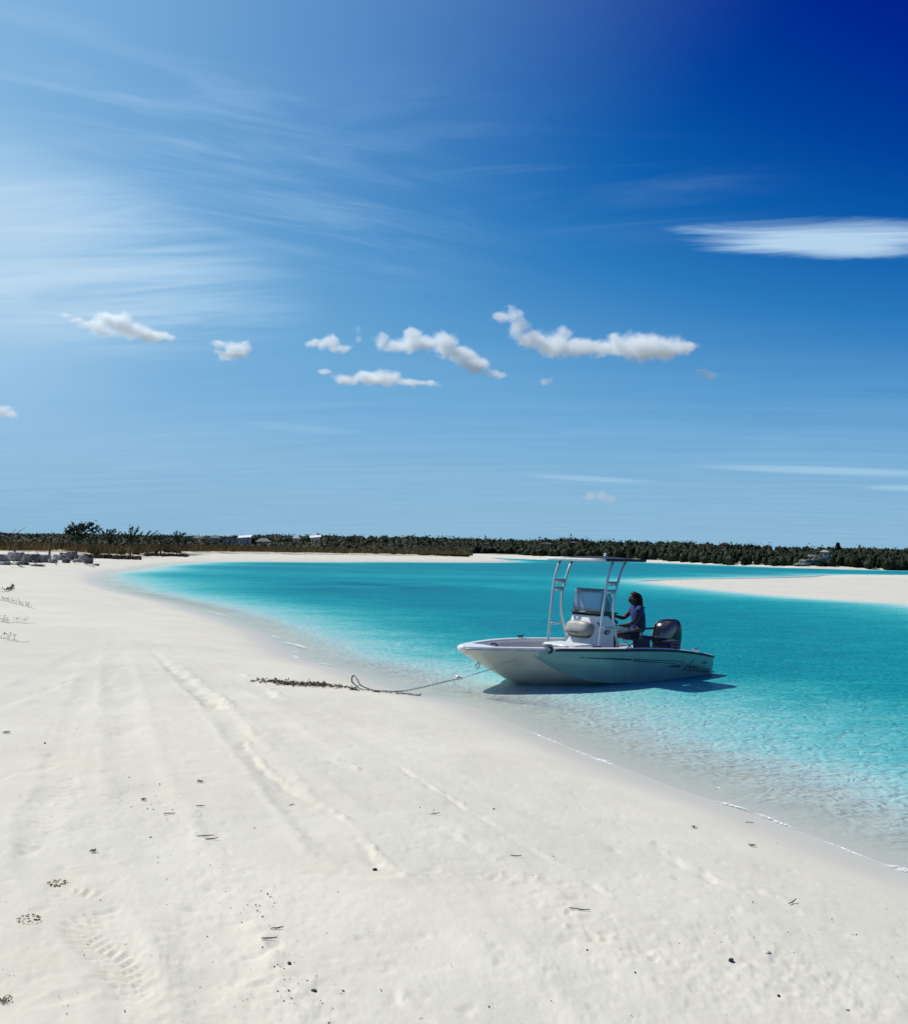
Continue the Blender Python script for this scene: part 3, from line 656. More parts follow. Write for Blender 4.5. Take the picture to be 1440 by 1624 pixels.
wind_tree('casuarina_tree', 256, 843.5, 122, 1.7, 3, 'low round-topped casuarina on the dune skyline above the brown bank', .1, 5, 6)
wind_tree('casuarina_tree', 282, 840.5, 128, 2.6, 3, 'rightmost casuarina of the dunes, short and twiggy, left of the first roofs', .2, 6, 7)
wind_tree('casuarina_tree', 152, 842.5, 112, 1.3, 3, 'smallest casuarina, a tuft between the largest and the feathery one', .1, 7, 5)
wind_tree('dead_tree', 24, 834, 96, 1.6, 3, 'leafless grey sapling leaning right above the far left scrub', .5, 8, 2, True)
wind_tree('dead_tree', 80, 841, 98, .7, 3, 'short bare twig standing above the scrub left of the largest casuarina', .1, 9, 2, True)
# the conifer on the far right hill
def conifer(px, ytop, dist):
    foot = at_d(px, horizon(px), dist); gz = ground_z(foot[0], foot[1]); H_ = EYE + (horizon(px) - ytop) / F_PX * dist - gz
    root = empty('norfolk_pine', (foot[0], foot[1], gz)); bm = bmesh.new()
    bmesh.ops.create_cone(bm, segments=7, radius1=.12, radius2=.02, depth=H_, matrix=Matrix.Translation((0, 0, H_ / 2)), cap_ends=True)
    from_bm('trunk', bm, m_bark, root); fo = Foliage()
    for k in range(11):
        z = H_ * (.35 + .62 * k / 10); R_ = 1.0 * (1 - k / 11.5) + .12
        for a_ in range(9):
            an = a_ * 2 * pi / 9 + k; tt = rng.random(16)[:, None]
            fo.cards(np.array([0, 0, z]) + np.array([cos(an) * R_, sin(an) * R_, .08]) * tt + rng.normal(0, .05, (16, 3)), np.full(16, .20), np.clip(rng.normal(.3, .2, 16), 0, 1), 0.3)
    fo.build('crown', m_needle, root)
    tag(root, 'single dark conifer standing above the hilltop on the right', 'tree')
conifer(1328, 863, 222)

# ------------------------------------------------------------------ houses
m_white = pbr('white_roof_paint', (0.80, 0.80, 0.79), 0.45); m_grey_roof = pbr('grey_shingle', (0.20, 0.22, 0.22), 0.8); m_green_roof = pbr('grey_green_roof', (0.16, 0.19, 0.175), 0.8)
m_wall_grey = pbr('grey_wall', (0.16, 0.175, 0.19), 0.8); m_wall_green = pbr('pale_green_wall', (0.20, 0.27, 0.24), 0.8); m_wall_cream = pbr('cream_wall', (0.42, 0.36, 0.29), 0.8)
m_wall_red = pbr('red_brown_wall', (0.17, 0.055, 0.035), 0.8); m_roof_dark = pbr('dark_brown_roof', (0.035, 0.025, 0.022), 0.8)
m_glass_dark = pbr('dark_window_glass', (0.02, 0.03, 0.04), 0.08, spec=0.8); m_trim = pbr('white_trim', (0.7, 0.7, 0.68), 0.5)
def boxm(bm, x0, x1, y0, y1, z0, z1):
    v = [bm.verts.new(p) for p in ((x0, y0, z0), (x1, y0, z0), (x1, y1, z0), (x0, y1, z0), (x0, y0, z1), (x1, y0, z1), (x1, y1, z1), (x0, y1, z1))]
    for f in ((0, 3, 2, 1), (4, 5, 6, 7), (0, 1, 5, 4), (1, 2, 6, 5), (2, 3, 7, 6), (3, 0, 4, 7)): bm.faces.new([v[i] for i in f])
def house(x0, x1, ytop, yeave, ybot, dist, wall, roof, label, kind='hip', wins=2, rot=0.0, porch=False, cat='house'):
    cx = (x0 + x1) / 2; W = (x1 - x0) / F_PX * dist; p = at_d(cx, horizon(cx), dist)
    z = lambda yy: EYE + (horizon(cx) - yy) / F_PX * dist
    zt, ze, zb = z(ytop), z(yeave), z(ybot); gz = min(ground_z(p[0], p[1]), zb) - 0.2
    root = empty({'hut': 'hut'}.get(cat, 'house'), (p[0], p[1], gz), -atan2(p[0], p[1]) + rot); dep_ = W * .75; ov = W * .07
    bm = bmesh.new(); boxm(bm, -W / 2 + ov, W / 2 - ov, -dep_ / 2 + ov, dep_ / 2 - ov, 0, ze - gz); sharp(from_bm('wall', bm, wall, root))
    bm = bmesh.new(); h0 = ze - gz; h1 = zt - gz; a, b = W / 2, dep_ / 2
    if kind == 'hip':
        k = W * .16; vs = [(-a, -b, h0), (a, -b, h0), (a, b, h0), (-a, b, h0), (-k, 0, h1), (k, 0, h1)]; fs = ((0, 1, 5, 4), (1, 2, 5), (2, 3, 4, 5), (3, 0, 4), (3, 2, 1, 0))
    elif kind == 'gable':
        vs = [(-a, -b, h0), (a, -b, h0), (a, b, h0), (-a, b, h0), (0, -b, h1), (0, b, h1)]; fs = ((0, 1, 4), (1, 2, 5, 4), (2, 3, 5), (3, 0, 4, 5), (3, 2, 1, 0))
    else:   # mono pitch, high edge to the right
        vs = [(-a, -b, h0), (a, -b, h0 + (h1 - h0) * .35), (a, b, h1), (-a, b, h0 + (h1 - h0) * .65), (-a, -b, h0 - .15), (a, -b, h0 + (h1 - h0) * .35 - .15), (a, b, h1 - .15), (-a, b, h0 + (h1 - h0) * .65 - .15)]
        fs = ((0, 1, 2, 3), (7, 6, 5, 4), (0, 4, 5, 1), (1, 5, 6, 2), (2, 6, 7, 3), (3, 7, 4, 0))
    vv = [bm.verts.new(q) for q in vs]
    for f in fs: bm.faces.new([vv[i] for i in f])
    sharp(from_bm('roof', bm, roof, root))
    ww = W / (wins * 2.4 + 1)
    for i in range(wins):
        xc = -W / 2 + ov + (W - 2 * ov) * (i + .5) / wins; hw_ = min(ww * .5, .7); z1 = h0 - (h0 * .12) - .1; z0 = z1 - min(1.3, h0 * .4); y = -dep_ / 2 + ov
        bm = bmesh.new(); boxm(bm, xc - hw_ - .08, xc + hw_ + .08, y - .05, y + .03, z0 - .08, z1 + .08); wdw = from_bm('window', bm, m_trim, root, False)
        bm = bmesh.new(); boxm(bm, xc - hw_, xc + hw_, y - .07, y - .052, z0, z1); from_bm('pane', bm, m_glass_dark, wdw, False)
    if porch:
        for sx in (-1, -.33, .33, 1):
            bm = bmesh.new(); xx = sx * (W / 2 - .1); boxm(bm, xx - .07, xx + .07, -dep_ / 2 - .9, -dep_ / 2 - .76, 0, h0 + .02); from_bm('porch_post', bm, m_trim, root, False)
        bm = bmesh.new(); boxm(bm, -W / 2, W / 2, -dep_ / 2 - 1.0, -dep_ / 2 + ov - .003, h0 * .45, h0 * .45 + .12); from_bm('porch_deck', bm, m_trim, root, False)
    return tag(root, label, cat)
house(-9, 8, 848.5, 849.5, 858, 205, m_wall_grey, m_grey_roof, 'small grey house cut by the left edge of the picture', 'hip', 1)
house(87, 101, 851.5, 854, 857, 205, m_wall_grey, m_white, 'tiny pale roof almost lost in scrub below the largest casuarina', 'hip', 1)
house(304, 323, 849.5, 854, 860, 360, m_wall_grey, m_grey_roof, 'low grey hipped roof furthest left of the row of houses', 'hip', 2)
house(332, 350, 849.0, 853.5, 860, 360, m_wall_green, m_green_roof, 'grey-green hipped roof second in the row, left of the grey gable', 'hip', 2)
house(354, 376, 850.5, 856, 866, 300, m_wall_grey, m_grey_roof, 'grey gabled house beside the bright white-roofed one', 'gable', 2, 0, True)
house(378, 399, 848.2, 853.5, 872, 290, m_wall_green, m_white, 'tall pale green house with bright white roof, largest on the shore', 'mono', 2, -.15, True)
house(405, 431, 853.5, 859, 864, 300, m_wall_grey, m_green_roof, 'wide low grey-green roof right of the tall white-roofed house', 'hip', 3)
house(463, 476, 848.5, 853.5, 858, 380, m_wall_green, m_white, 'small white hipped roof left of the last roof on the ridge', 'hip', 1)
house(491, 509, 848.0, 853.0, 857, 380, m_wall_green, m_white, 'white sloping roof furthest right of the ridge houses', 'mono', 2)
m_wall_dim = pbr('dim_blue_grey_wall', (0.05, 0.06, 0.08), 0.8); m_trim0 = m_trim; m_trim = m_wall_dim
house(857, 878, 860.5, 863, 868, 262, m_wall_dim, pbr('dim_roof', (.06, .065, .07), .8), 'low blue-grey house in the wood above the left end of the boat canopy', 'hip', 3)
house(903, 915, 858.5, 861, 872, 262, m_wall_dim, m_wall_dim, 'narrow blue-grey tower house in the wood above the boat canopy', 'hip', 1)
m_trim = m_trim0
house(1141, 1157, 861.0, 864, 872, 238, m_wall_red, m_roof_dark, 'red-brown hut with dark roof poking above the hilltop', 'hip', 2, 0, False, 'hut')
house(1300, 1314, 873, 876, 879, 198, m_wall_cream, m_wall_cream, 'low cream house left of the single conifer on the hill', 'hip', 2)
# grey rubble wall right of the cream house
pw = at_d(1330, horizon(1330), 204); _gz = ground_z(pw[0], pw[1]); _ht = EYE + (horizon(1330) - 878.5) / F_PX * 204 - _gz; bm = bmesh.new()
for k in range(12):
    xx = -2 + k * .34; boxm(bm, xx, xx + .33, -.2, .2, 0, _ht + .12 * random.random())
wl = sharp(from_bm('garden_wall', bm, pbr('rubble_stone', (0.15, 0.145, 0.13), 0.9, bump=.6), None, True, (pw[0], pw[1], _gz)))
wl.rotation_euler = (0, 0, -atan2(pw[0], pw[1])); tag(wl, 'low pale stone wall right of the cream house', 'wall')

# ------------------------------------------------------------------ rocks
m_rock, t = new_mat('weathered_limestone')
geo = t.n('ShaderNodeNewGeometry'); co = t.n('ShaderNodeTexCoord').outputs['Object']
b_ = t.n('ShaderNodeBsdfPrincipled'); o_ = t.n('ShaderNodeOutputMaterial'); t.l(b_.outputs[0], o_.inputs[0])
n1_ = t.noise(co, 1.4, 6, 0.65); n2_ = t.noise(co, 7.0, 4, .6)
c = t.mixc(t.smooth(n1_, 0.35, 0.62), (0.50, 0.48, 0.43), (0.20, 0.195, 0.18)); c = t.mixc(t.smooth(n2_, .5, .75, 0, .7), c, (0.55, 0.53, 0.48))
t.l(c, b_.inputs['Base Color']); b_.inputs['Roughness'].default_value = .92
bp = t.n('ShaderNodeBump'); bp.inputs['Strength'].default_value = .8; bp.inputs['Distance'].default_value = .08; t.l(n2_, bp.inputs['Height']); t.l(bp.outputs[0], b_.inputs['Normal'])
m_rock_dark = pbr('dark_limestone', (0.16, 0.16, 0.15), .95, var=.3, scale=2, bump=.8, bscale=6)
def rock(px, py, wpx, hpx, label, mat=None, seed=0, flat=1.0, name='rock', dd=None):
    g_ = on_ground(px, py) if dd is None else at_d(px, py, dd); dist = hypot(g_[0], g_[1]); W = wpx / F_PX * dist; Hh = hpx * .85 / F_PX * dist
    bm = bmesh.new(); bmesh.ops.create_icosphere(bm, subdivisions=4, radius=1)
    off = Vector((seed * 7.3, seed * 3.1, 0))
    for v in bm.verts:
        n_ = v.co.copy(); k = 1 + .30 * mnoise.noise(n_ * 1.1 + off) + .20 * mnoise.noise(n_ * 2.6 + off) + .10 * mnoise.noise(n_ * 6 + off)
        v.co = n_ * k; 
        v.co.z = max(min(v.co.z, .62 * flat), -.5)
        v.co = Vector((v.co.x * W / 2, v.co.y * W * .42, (v.co.z + .35) * Hh * .92))
    o = from_bm(name, bm, mat or m_rock, None, True, tuple(g_)); o.rotation_euler = (0, 0, -atan2(g_[0], g_[1]))
    return tag(sharp(o, 30), label, 'rock', 'rocks at the foot of the dune')
ROCKS = [(-12, 893, 40, 17, 'pale rock cut by the left edge, end of the line of rocks', 0), (26, 890, 26, 17, 'largest pale rock, flat white top, left in the line of rocks', 0),
         (50, 892, 26, 16, 'broad dark grey rock right of the flat white-topped one', 1), (70, 892, 18, 15, 'mottled pitted rock in the middle of the line', 0),
         (85, 893, 13, 8, 'small pale rock in front of the middle gap', 0), (96, 888, 18, 10, 'low whitish rock behind the gap in the line', 0),
         (113, 888, 14, 16, 'upright dark block, tallest towards the right end of the line', 1), (106, 893, 12, 8, 'dark rock at the foot of the upright block', 1),
         (124, 892, 13, 6, 'low grey rock just right of the upright block', 0), (132, 888, 13, 9, 'cream rock under the brown grass near the right end', 0),
         (141, 894, 14, 11, 'darkest rounded rock at the right end of the line', 1), (153, 897, 9, 4, 'last flat rock at the right end, nearest the water', 0),
         (8, 896, 16, 6, 'flat pale slab lying in front at the far left', 0), (38, 896, 16, 6, 'dark low rock in front between the two large ones', 1), (60, 898, 20, 4, 'long flat stone half sunk in sand before the mottled rock', 0)]
for i, (px, py, wp, hp, lab, dk) in enumerate(ROCKS): rock(px, py, wp, hp, lab, m_rock_dark if dk else m_rock, i + 1)
# outcrop in the far right wood
for i, (px, py, wp, hp) in enumerate(((1282, 892, 26, 6), (1300, 889, 22, 8), (1292, 884, 20, 6), (1275, 896, 26, 5), (1312, 886, 12, 8))):
    o = rock(px, py, wp, hp, ['lowest left slab of the grey outcrop on the wooded hill', 'broadest slab of the grey outcrop on the wooded hill', 'upper slab of the grey outcrop, below the cream house',
                              'grey slab at the foot of the outcrop, just above the far beach', 'narrow upright rock at the right of the grey outcrop'][i], m_rock_dark, 40 + i, dd=179 + i)
    o['group'] = 'rocks of the hillside outcrop'
# driftwood and dead branches between the rocks
m_drift = pbr('bleached_driftwood', (0.13, 0.115, 0.10), .9, bump=.5)
def tube_bm(bm, pts, rad, k=6, taper=None, cap=True):
    rings_ = []; n = len(pts); prev = None
    P_ = [Vector(p) for p in pts]
    for i, p in enumerate(P_):
        tn = (P_[min(i + 1, n - 1)] - P_[max(i - 1, 0)]).normalized()
        if prev is None: u = tn.orthogonal().normalized()
        else:
            u = prev - tn * prev.dot(tn); u = u.normalized() if u.length > 1e-6 else tn.orthogonal().normalized()
        prev = u; v = tn.cross(u); r_ = rad[i] if isinstance(rad, (list, tuple)) else rad * (1 - (taper or 0) * i / max(1, n - 1))
        rings_.append([bm.verts.new(p + (u * cos(2 * pi * j / k) + v * sin(2 * pi * j / k)) * r_) for j in range(k)])
    for A, B in zip(rings_, rings_[1:]):
        for j in range(k): bm.faces.new((A[j], A[(j + 1) % k], B[(j + 1) % k], B[j]))
    if cap: bm.faces.new(rings_[0][::-1]); bm.faces.new(rings_[-1])
DRIFT = [((38, 884), (62, 896)), ((80, 884), (92, 897)), ((100, 880), (120, 895)), ((62, 880), (66, 893)), ((118, 890), (150, 900)), ((12, 896), (40, 900))]
DL = ['dead branch leaning between the white-topped and dark rocks', 'dead branch across the small pale rock', 'dead branch propped on the upright dark block', 'short upright dead stick behind the mottled rock',
      'long low dead branch at the right end of the rocks', 'flat dead branch on sand before the leftmost rocks']
for i, ((ax, ay), (bx_, by)) in enumerate(DRIFT):
    A = on_ground(ax, ay + 4); B = on_ground(bx_, by); A[2] += .35; bm = bmesh.new(); n = 7
    pts = [A + (B - A) * k / (n - 1) + rng.normal(0, .05, 3) for k in range(n)]; tube_bm(bm, pts, .045, 6, .6)
    for k in (2, 3, 4, 5):
        tube_bm(bm, [pts[k], pts[k] + np.array([rng.normal(0, .3), rng.normal(0, .2), .25 + .2 * rng.random()]), pts[k] + np.array([rng.normal(0, .4), rng.normal(0, .2), .5])], .02, 5, .7)
    c0 = Vector(A)
    for v in bm.verts: v.co -= c0
    tag(from_bm('dead_branch', bm, m_drift, None, True, tuple(A)), DL[i], 'branch', 'dead branches among the rocks')

# ------------------------------------------------------------------ cumulus clouds (real volumes, about 2.4 km away)
CLOUD_D = 2400.0
def cloud(blobs, label, dens=0.02, seed=0.0):
    """blobs: (px, py, rx, ry) ellipses in the photograph, given real depth"""
    k = CLOUD_D / F_PX
    cen = [at_d(px, py, CLOUD_D + (i % 3 - 1) * 12) for i, (px, py, rx, ry) in enumerate(blobs)]
    root = np.mean(cen, 0); bm = bmesh.new(); L = []
    for (px, py, rx, ry), c_ in zip(blobs, cen):
        L.append((Vector(c_ - root), rx * k, min(rx, ry * 1.6) * k, ry * k))
        bmesh.ops.create_icosphere(bm, subdivisions=2, radius=1.0, matrix=Matrix.Translation(L[-1][0]) @ Matrix.Diagonal((L[-1][1] * 1.25, L[-1][2] * 1.25, L[-1][3] * 1.25, 1)))
    m, t = new_mat('cloud_vapour')
    co = t.n('ShaderNodeTexCoord').outputs['Object']
    acc = None
    wn = t.n('ShaderNodeTexNoise'); wn.inputs['Scale'].default_value = 0.02; wn.inputs['Detail'].default_value = 3; t.l(t.vmath('ADD', co, (seed * 100, 0, 0)), wn.inputs['Vector'])
    wv = t.vmath('SUBTRACT', wn.outputs[1], (.5, .5, .5)); wv = t.vmath('SCALE', wv); wv.node.inputs['Scale'].default_value = 30.0
    cw = t.vmath('ADD', co, wv)
    for c_, rx, rd, rz in L:
        q = t.vmath('DIVIDE', t.vmath('SUBTRACT', cw, tuple(c_)), (rx, rd, rz))
        d_ = t.math('SUBTRACT', 1.0, t.vmath('LENGTH', q, out=1)); acc = d_ if acc is None else t.math('MAXIMUM', acc, d_)
    nz = t.noise(t.vmath('ADD', co, (seed * 77, 3, 0)), 0.034, 7, 0.66)
    v = t.math('ADD', acc, t.math('MULTIPLY', t.math('SUBTRACT', nz, 0.5), 2.2))
    v = t.smooth(v, 0.0, 0.75, 0.0, dens)
    pv = t.n('ShaderNodeVolumePrincipled'); pv.inputs['Color'].default_value = (.975, 1, 1, 1); pv.inputs['Anisotropy'].default_value = 0.3; t.l(v, pv.inputs['Density'])
    o_ = t.n('ShaderNodeOutputMaterial'); t.l(pv.outputs[0], o_.inputs[1])
    o = from_bm('cloud', bm, m, None, True, tuple(root))
    md = o.modifiers.new('fuse', 'REMESH'); md.mode = 'VOXEL'; md.voxel_size = 7.0
    return tag(o, label, 'cloud', 'small fair-weather clouds')
scene.cycles.max_bounces = 32; scene.cycles.volume_bounces = 32; scene.cycles.volume_max_steps = 96; scene.cycles.volume_step_rate = 1.6
CL = [
    ([(105, 502, 13, 6), (122, 508, 13, 5), (140, 516, 16, 7), (172, 506, 18, 14), (190, 512, 26, 17), (210, 524, 30, 15), (240, 533, 30, 11), (265, 535, 18, 8), (160, 520, 22, 12)], 'leftmost large white cloud with a thin tail trailing up left'),
    ([(352, 546, 16, 8), (372, 550, 22, 12), (388, 552, 13, 14), (365, 562, 24, 10)], 'small blocky cloud alone, second from the left'),
    ([(500, 544, 20, 8), (520, 543, 18, 14), (540, 552, 24, 9)], 'small pointed cloud left of the long ragged one'),
    ([(602, 540, 16, 14), (625, 548, 26, 12), (656, 535, 20, 18), (675, 546, 30, 14), (705, 545, 26, 20), (725, 562, 30, 15), (755, 580, 30, 14), (785, 595, 24, 9), (740, 566, 24, 16), (640, 548, 24, 13)], 'long ragged cloud sloping down to the right, centre of the sky'),
    ([(515, 590, 16, 5), (548, 601, 26, 10), (585, 600, 30, 14), (612, 600, 32, 15), (645, 607, 30, 8), (680, 609, 20, 6)], 'flat-based cloud below the long ragged one'),
    ([(795, 504, 20, 10), (812, 500, 18, 16), (822, 520, 20, 20), (845, 540, 28, 18), (880, 548, 34, 20), (895, 528, 18, 14), (920, 550, 34, 17), (955, 552, 36, 15), (990, 548, 36, 19), (1020, 550, 44, 25), (1055, 552, 38, 20), (1085, 552, 24, 12)], 'largest cloud, a long bank rising to a hooked tip at its left'),
    ([(1112, 592, 12, 7), (1126, 596, 16, 8)], 'little wisp right of and below the largest cloud'),
    ([(866, 605, 12, 9), (873, 600, 7, 7)], 'faint wisp below the left part of the largest cloud'),
    ([(935, 788, 15, 8), (955, 788, 18, 9), (970, 790, 12, 7)], 'small dim cloud low over the boat canopy'),
    ([(2, 652, 16, 9), (15, 657, 12, 7)], 'small cloud cut by the left edge of the picture'),
    ([(568, 525, 6, 9), (570, 540, 8, 8)], 'faint upright wisp between the pointed and the long ragged cloud'),
]
for i, (bl, lab) in enumerate(CL): cloud(bl, lab, 0.075 if 'faint' not in lab and 'wisp' not in lab and 'dim' not in lab else 0.022, i + 1)

# ------------------------------------------------------------------ the boat
from mathutils.bvhtree import BVHTree
W1 = at_z(820, 1085); W2 = at_z(1125, 1070); _v = (W2 - W1)[:2]; _n = hypot(*_v); _Xw = sqrt(_n * _n - 1.0)
_th = atan2(_v[1], _v[0]) + atan2(1.0, _Xw); _hd = np.array([-cos(_th), -sin(_th)]); _org = W1[:2] - _hd * _Xw
BOAT_RZ = atan2(_hd[1], _hd[0])
BM = Matrix.Translation((_org[0], _org[1], 0)) @ Matrix.Rotation(BOAT_RZ, 4, 'Z')
BMI = BM.inverted()
boat = empty('skiff', (_org[0], _org[1], 0), BOAT_RZ)
tag(boat, 'white and sea-green open motorboat with canopy frame, anchored in the shallows', 'boat')

m_gel = pbr('cream_gelcoat', (0.56, 0.55, 0.47), 0.22, var=.04, scale=3, coat=.4)
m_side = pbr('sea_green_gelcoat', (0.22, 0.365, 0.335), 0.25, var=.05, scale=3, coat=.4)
m_whitep = pbr('white_gelcoat', (0.78, 0.78, 0.76), 0.3, var=.03, scale=4)
m_liner = pbr('grey_speckled_liner', (0.50, 0.50, 0.52), 0.55, var=.08, scale=30)
m_deck = pbr('non_slip_deck', (0.55, 0.55, 0.54), 0.75, var=.06, scale=40, bump=.4, bscale=200)
m_rub = pbr('black_rubber', (0.012, 0.012, 0.014), 0.45)
m_rubg = pbr('grey_vinyl_rail', (0.42, 0.43, 0.44), 0.4)
m_alu = pbr('brushed_aluminium', (0.50, 0.58, 0.60), 0.40, 0.55, var=.04)
m_steel = pbr('stainless_steel', (0.75, 0.75, 0.75), 0.15, 1.0)
m_black = pbr('black_plastic', (0.014, 0.014, 0.016), 0.4)
m_gloss = pbr('glossy_black_cowling', (0.008, 0.008, 0.009), 0.22, spec=.35)
m_cowlg = pbr('gunmetal_cowling', (0.20, 0.19, 0.175), 0.25, 0.5)
m_navy = pbr('navy_vinyl', (0.012, 0.016, 0.060), 0.6, var=.15)
m_canvas = pbr('black_canvas', (0.012, 0.013, 0.018), 0.85, var=.2, scale=20)
m_hem = pbr('white_canvas_hem', (0.75, 0.75, 0.74), 0.8)
m_cush = pbr('beige_vinyl', (0.34, 0.335, 0.29), 0.5, var=.1)
m_decal = pbr('dark_teal_decal', (0.004, 0.022, 0.035), 0.35); m_decal_l = pbr('pale_decal', (0.20, 0.33, 0.34), 0.35)

def PW_(tab, X): return float(np.interp(X, [a for a, b in tab], [b for a, b in tab]))
GY = [(-.15, .97), (0, 1.0), (1, 1.04), (2.5, 1.04), (3.0, 1.0), (3.4, .925), (3.8, .81), (4.2, .66), (4.6, .46), (4.9, .29), (5.08, .17), (5.16, .08)]
GZ = [(-.15, .335), (.2, .40), (.7, .47), (1.2, .525), (2.5, .60), (3.5, .64), (4.3, .66), (5.16, .675)]
KZ = [(-.15, -.13), (3.0, -.13), (3.5, -.08), (3.98, .03), (4.38, .19), (4.85, .43), (5.05, .545), (5.16, .60)]
CYT = [(-.15, .93), (2.2, .93), (2.8, .89), (3.3, .82), (3.8, .735), (4.25, .618), (4.6, .445), (4.9, .275), (5.08, .16), (5.16, .07)]
CZT = [(-.15, .005), (1.8, .0), (2.2, .01), (2.8, .055), (3.3, .145), (3.8, .32), (4.1, .48), (4.25, .575), (4.6, .60), (4.9, .61), (5.16, .625)]
def cr(tab, X):
    """smooth interpolation"""
    xs = [a for a, b in tab]; ys = [b for a, b in tab]; i = max(0, min(len(xs) - 2, int(np.searchsorted(xs, X)) - 1))
    x0, x1 = xs[i], xs[i + 1]; t = (X - x0) / (x1 - x0)
    def sl(j):
        if j == 0: return (ys[1] - ys[0]) / (xs[1] - xs[0])
        if j == len(xs) - 1: return (ys[-1] - ys[-2]) / (xs[-1] - xs[-2])
        a = (ys[j] - ys[j - 1]) / (xs[j] - xs[j - 1]); b = (ys[j + 1] - ys[j]) / (xs[j + 1] - xs[j]); return 0 if a * b < 0 else (a + b) / 2
    h = x1 - x0; m0, m1 = sl(i) * h, sl(i + 1) * h
    return (2 * t ** 3 - 3 * t * t + 1) * ys[i] + (t ** 3 - 2 * t * t + t) * m0 + (-2 * t ** 3 + 3 * t * t) * ys[i + 1] + (t ** 3 - t * t) * m1
XS = list(np.linspace(-.15, 4.0, 34)) + list(np.linspace(4.08, 5.16, 18))
def sec(X): return (cr(KZ, X), cr(CYT, X), cr(CZT, X), cr(GY, X), cr(GZ, X))
def loft(rows, closed=False):
    bm = bmesh.new(); R_ = [[bm.verts.new(p) for p in r] for r in rows]
    for A, B in zip(R_, R_[1:]):
        n = len(A)
        for j in range(n if closed else n - 1): bm.faces.new((A[j], A[(j + 1) % n], B[(j + 1) % n], B[j]))
    return bm, R_
def add_loft(bm, rows, closed=False):
    R_ = [[bm.verts.new(p) for p in r] for r in rows]
    for A, B in zip(R_, R_[1:]):
        n = len(A)
        for j in range(n if closed else n - 1): bm.faces.new((A[j], A[(j + 1) % n], B[(j + 1) % n], B[j]))
    return R_
def bottom_row(X):
    kz, cy, cz, gy, gz = sec(X); r = []
    for s in np.linspace(-1, 1, 17):
        u = abs(s); bow = ss(np.array([X]), 3.0, 4.4)[0]
        z = kz + (cz - kz) * (u ** (1.25 + .15 * bow)); r.append((X, cy * s, z - 0.02 * sin(pi * u) * bow))
    return r
bm, R_ = loft([bottom_row(X) for X in XS]); bm.faces.new(R_[0]); hullb = from_bm('hull_bottom', bm, m_gel, boat)
def side_row(X, sgn):
    kz, cy, cz, gy, gz = sec(X)
    return [(X, sgn * (cy + (gy - cy) * v + 0.015 * sin(pi * v)), cz + (gz - .035 - cz) * v) for v in (0, .2, .4, .6, .8, 1)]
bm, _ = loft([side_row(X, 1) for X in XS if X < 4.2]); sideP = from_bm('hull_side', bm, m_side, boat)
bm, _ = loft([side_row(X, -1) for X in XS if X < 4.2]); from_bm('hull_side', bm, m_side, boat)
# chine lip, a thin raised crease
bm = bmesh.new()
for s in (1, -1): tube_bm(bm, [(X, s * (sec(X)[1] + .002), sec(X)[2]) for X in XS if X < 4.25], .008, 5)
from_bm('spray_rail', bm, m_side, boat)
# forward topsides wear cream down to the crease: bow cap strake
bm = bmesh.new(); _bx = [max(X for X in XS if X < 4.2)] + [X for X in XS if X > 4.2]
for s in (1, -1): add_loft(bm, [side_row(X, s) for X in _bx])
from_bm('bow_strake', bm, m_gel, boat)
# gunwale cap (white) with inner lip
def cap_row(X, s, wd=.13):
    kz, cy, cz, gy, gz = sec(X); gi = max(gy - wd, .0); 
    return [(X, s * gy, gz - .035), (X, s * (gy + .006), gz - .005), (X, s * (gy - .015), gz + .012), (X, s * (gi + .02), gz + .012), (X, s * gi, gz), (X, s * gi, gz - .06)]
bm = bmesh.new()
for s in (1, -1): add_loft(bm, [cap_row(X, s) for X in XS])
from_bm('gunwale', bm, m_whitep, boat)
bm = bmesh.new()
for s in (1, -1): tube_bm(bm, [(X, s * (sec(X)[3] + .008), sec(X)[4] - .022) for X in XS if X < 3.95], .022, 8)
from_bm('rub_rail', bm, m_rub, boat)
bm = bmesh.new()
for s in (1, -1): tube_bm(bm, [(X, s * (sec(X)[3] + .006), sec(X)[4] - .030) for X in XS if X >= 3.9], .020, 8)
from_bm('bow_rub_rail', bm, m_rubg, boat)
# rounded nose of the bow
bm = bmesh.new(); bmesh.ops.create_uvsphere(bm, u_segments=20, v_segments=12, radius=1, matrix=Matrix.Translation((5.14, 0, .645)) @ Matrix.Diagonal((.055, .10, .058, 1)))
from_bm('bow_cap', bm, m_whitep, boat)
# bow plate joining the two caps
bm = bmesh.new(); xs_ = [X for X in XS if X > 4.66]
add_loft(bm, [[(X, y * (sec(X)[3] - .02), sec(X)[4] + .009 + .012 * (1 - y * y)) for y in (-1, -.5, 0, .5, 1)] for X in xs_]); from_bm('bow_plate', bm, m_whitep, boat)
# liner: inner sides and deck
bm = bmesh.new(); xs_ = [X for X in XS if X <= 4.62]
def dz_(X): return .17 + .20 * ss(np.array([X]), 3.55, 3.62)[0]
def dw_(X):
    """half width of the deck: inside both the gunwale lip and the hull skin at deck height"""
    kz, cy, cz, gy, gz = sec(X); z = dz_(X)
    w_ = cy + (gy - cy) * (z - cz) / max(.01, gz - cz) if z > cz else cy * max(0.0, (z - kz) / max(.01, cz - kz)) ** (1 / 1.4)
    return max(.012, min(w_ - .06, gy - .16))
for s in (1, -1):
    add_loft(bm, [[(X, s * (sec(X)[3] - .13 + .0), sec(X)[4] - .05), (X, s * (sec(X)[3] - .14 + dw_(X)) * .5 + s * .01, (sec(X)[4] + dz_(X)) / 2), (X, s * dw_(X), dz_(X))] for X in xs_])
from_bm('liner', bm, m_liner, boat)
bm, _ = loft([[(X, s * dw_(X), dz_(X)) for s in (-1, -.5, 0, .5, 1)] for X in xs_]); from_bm('deck', bm, m_deck, boat)
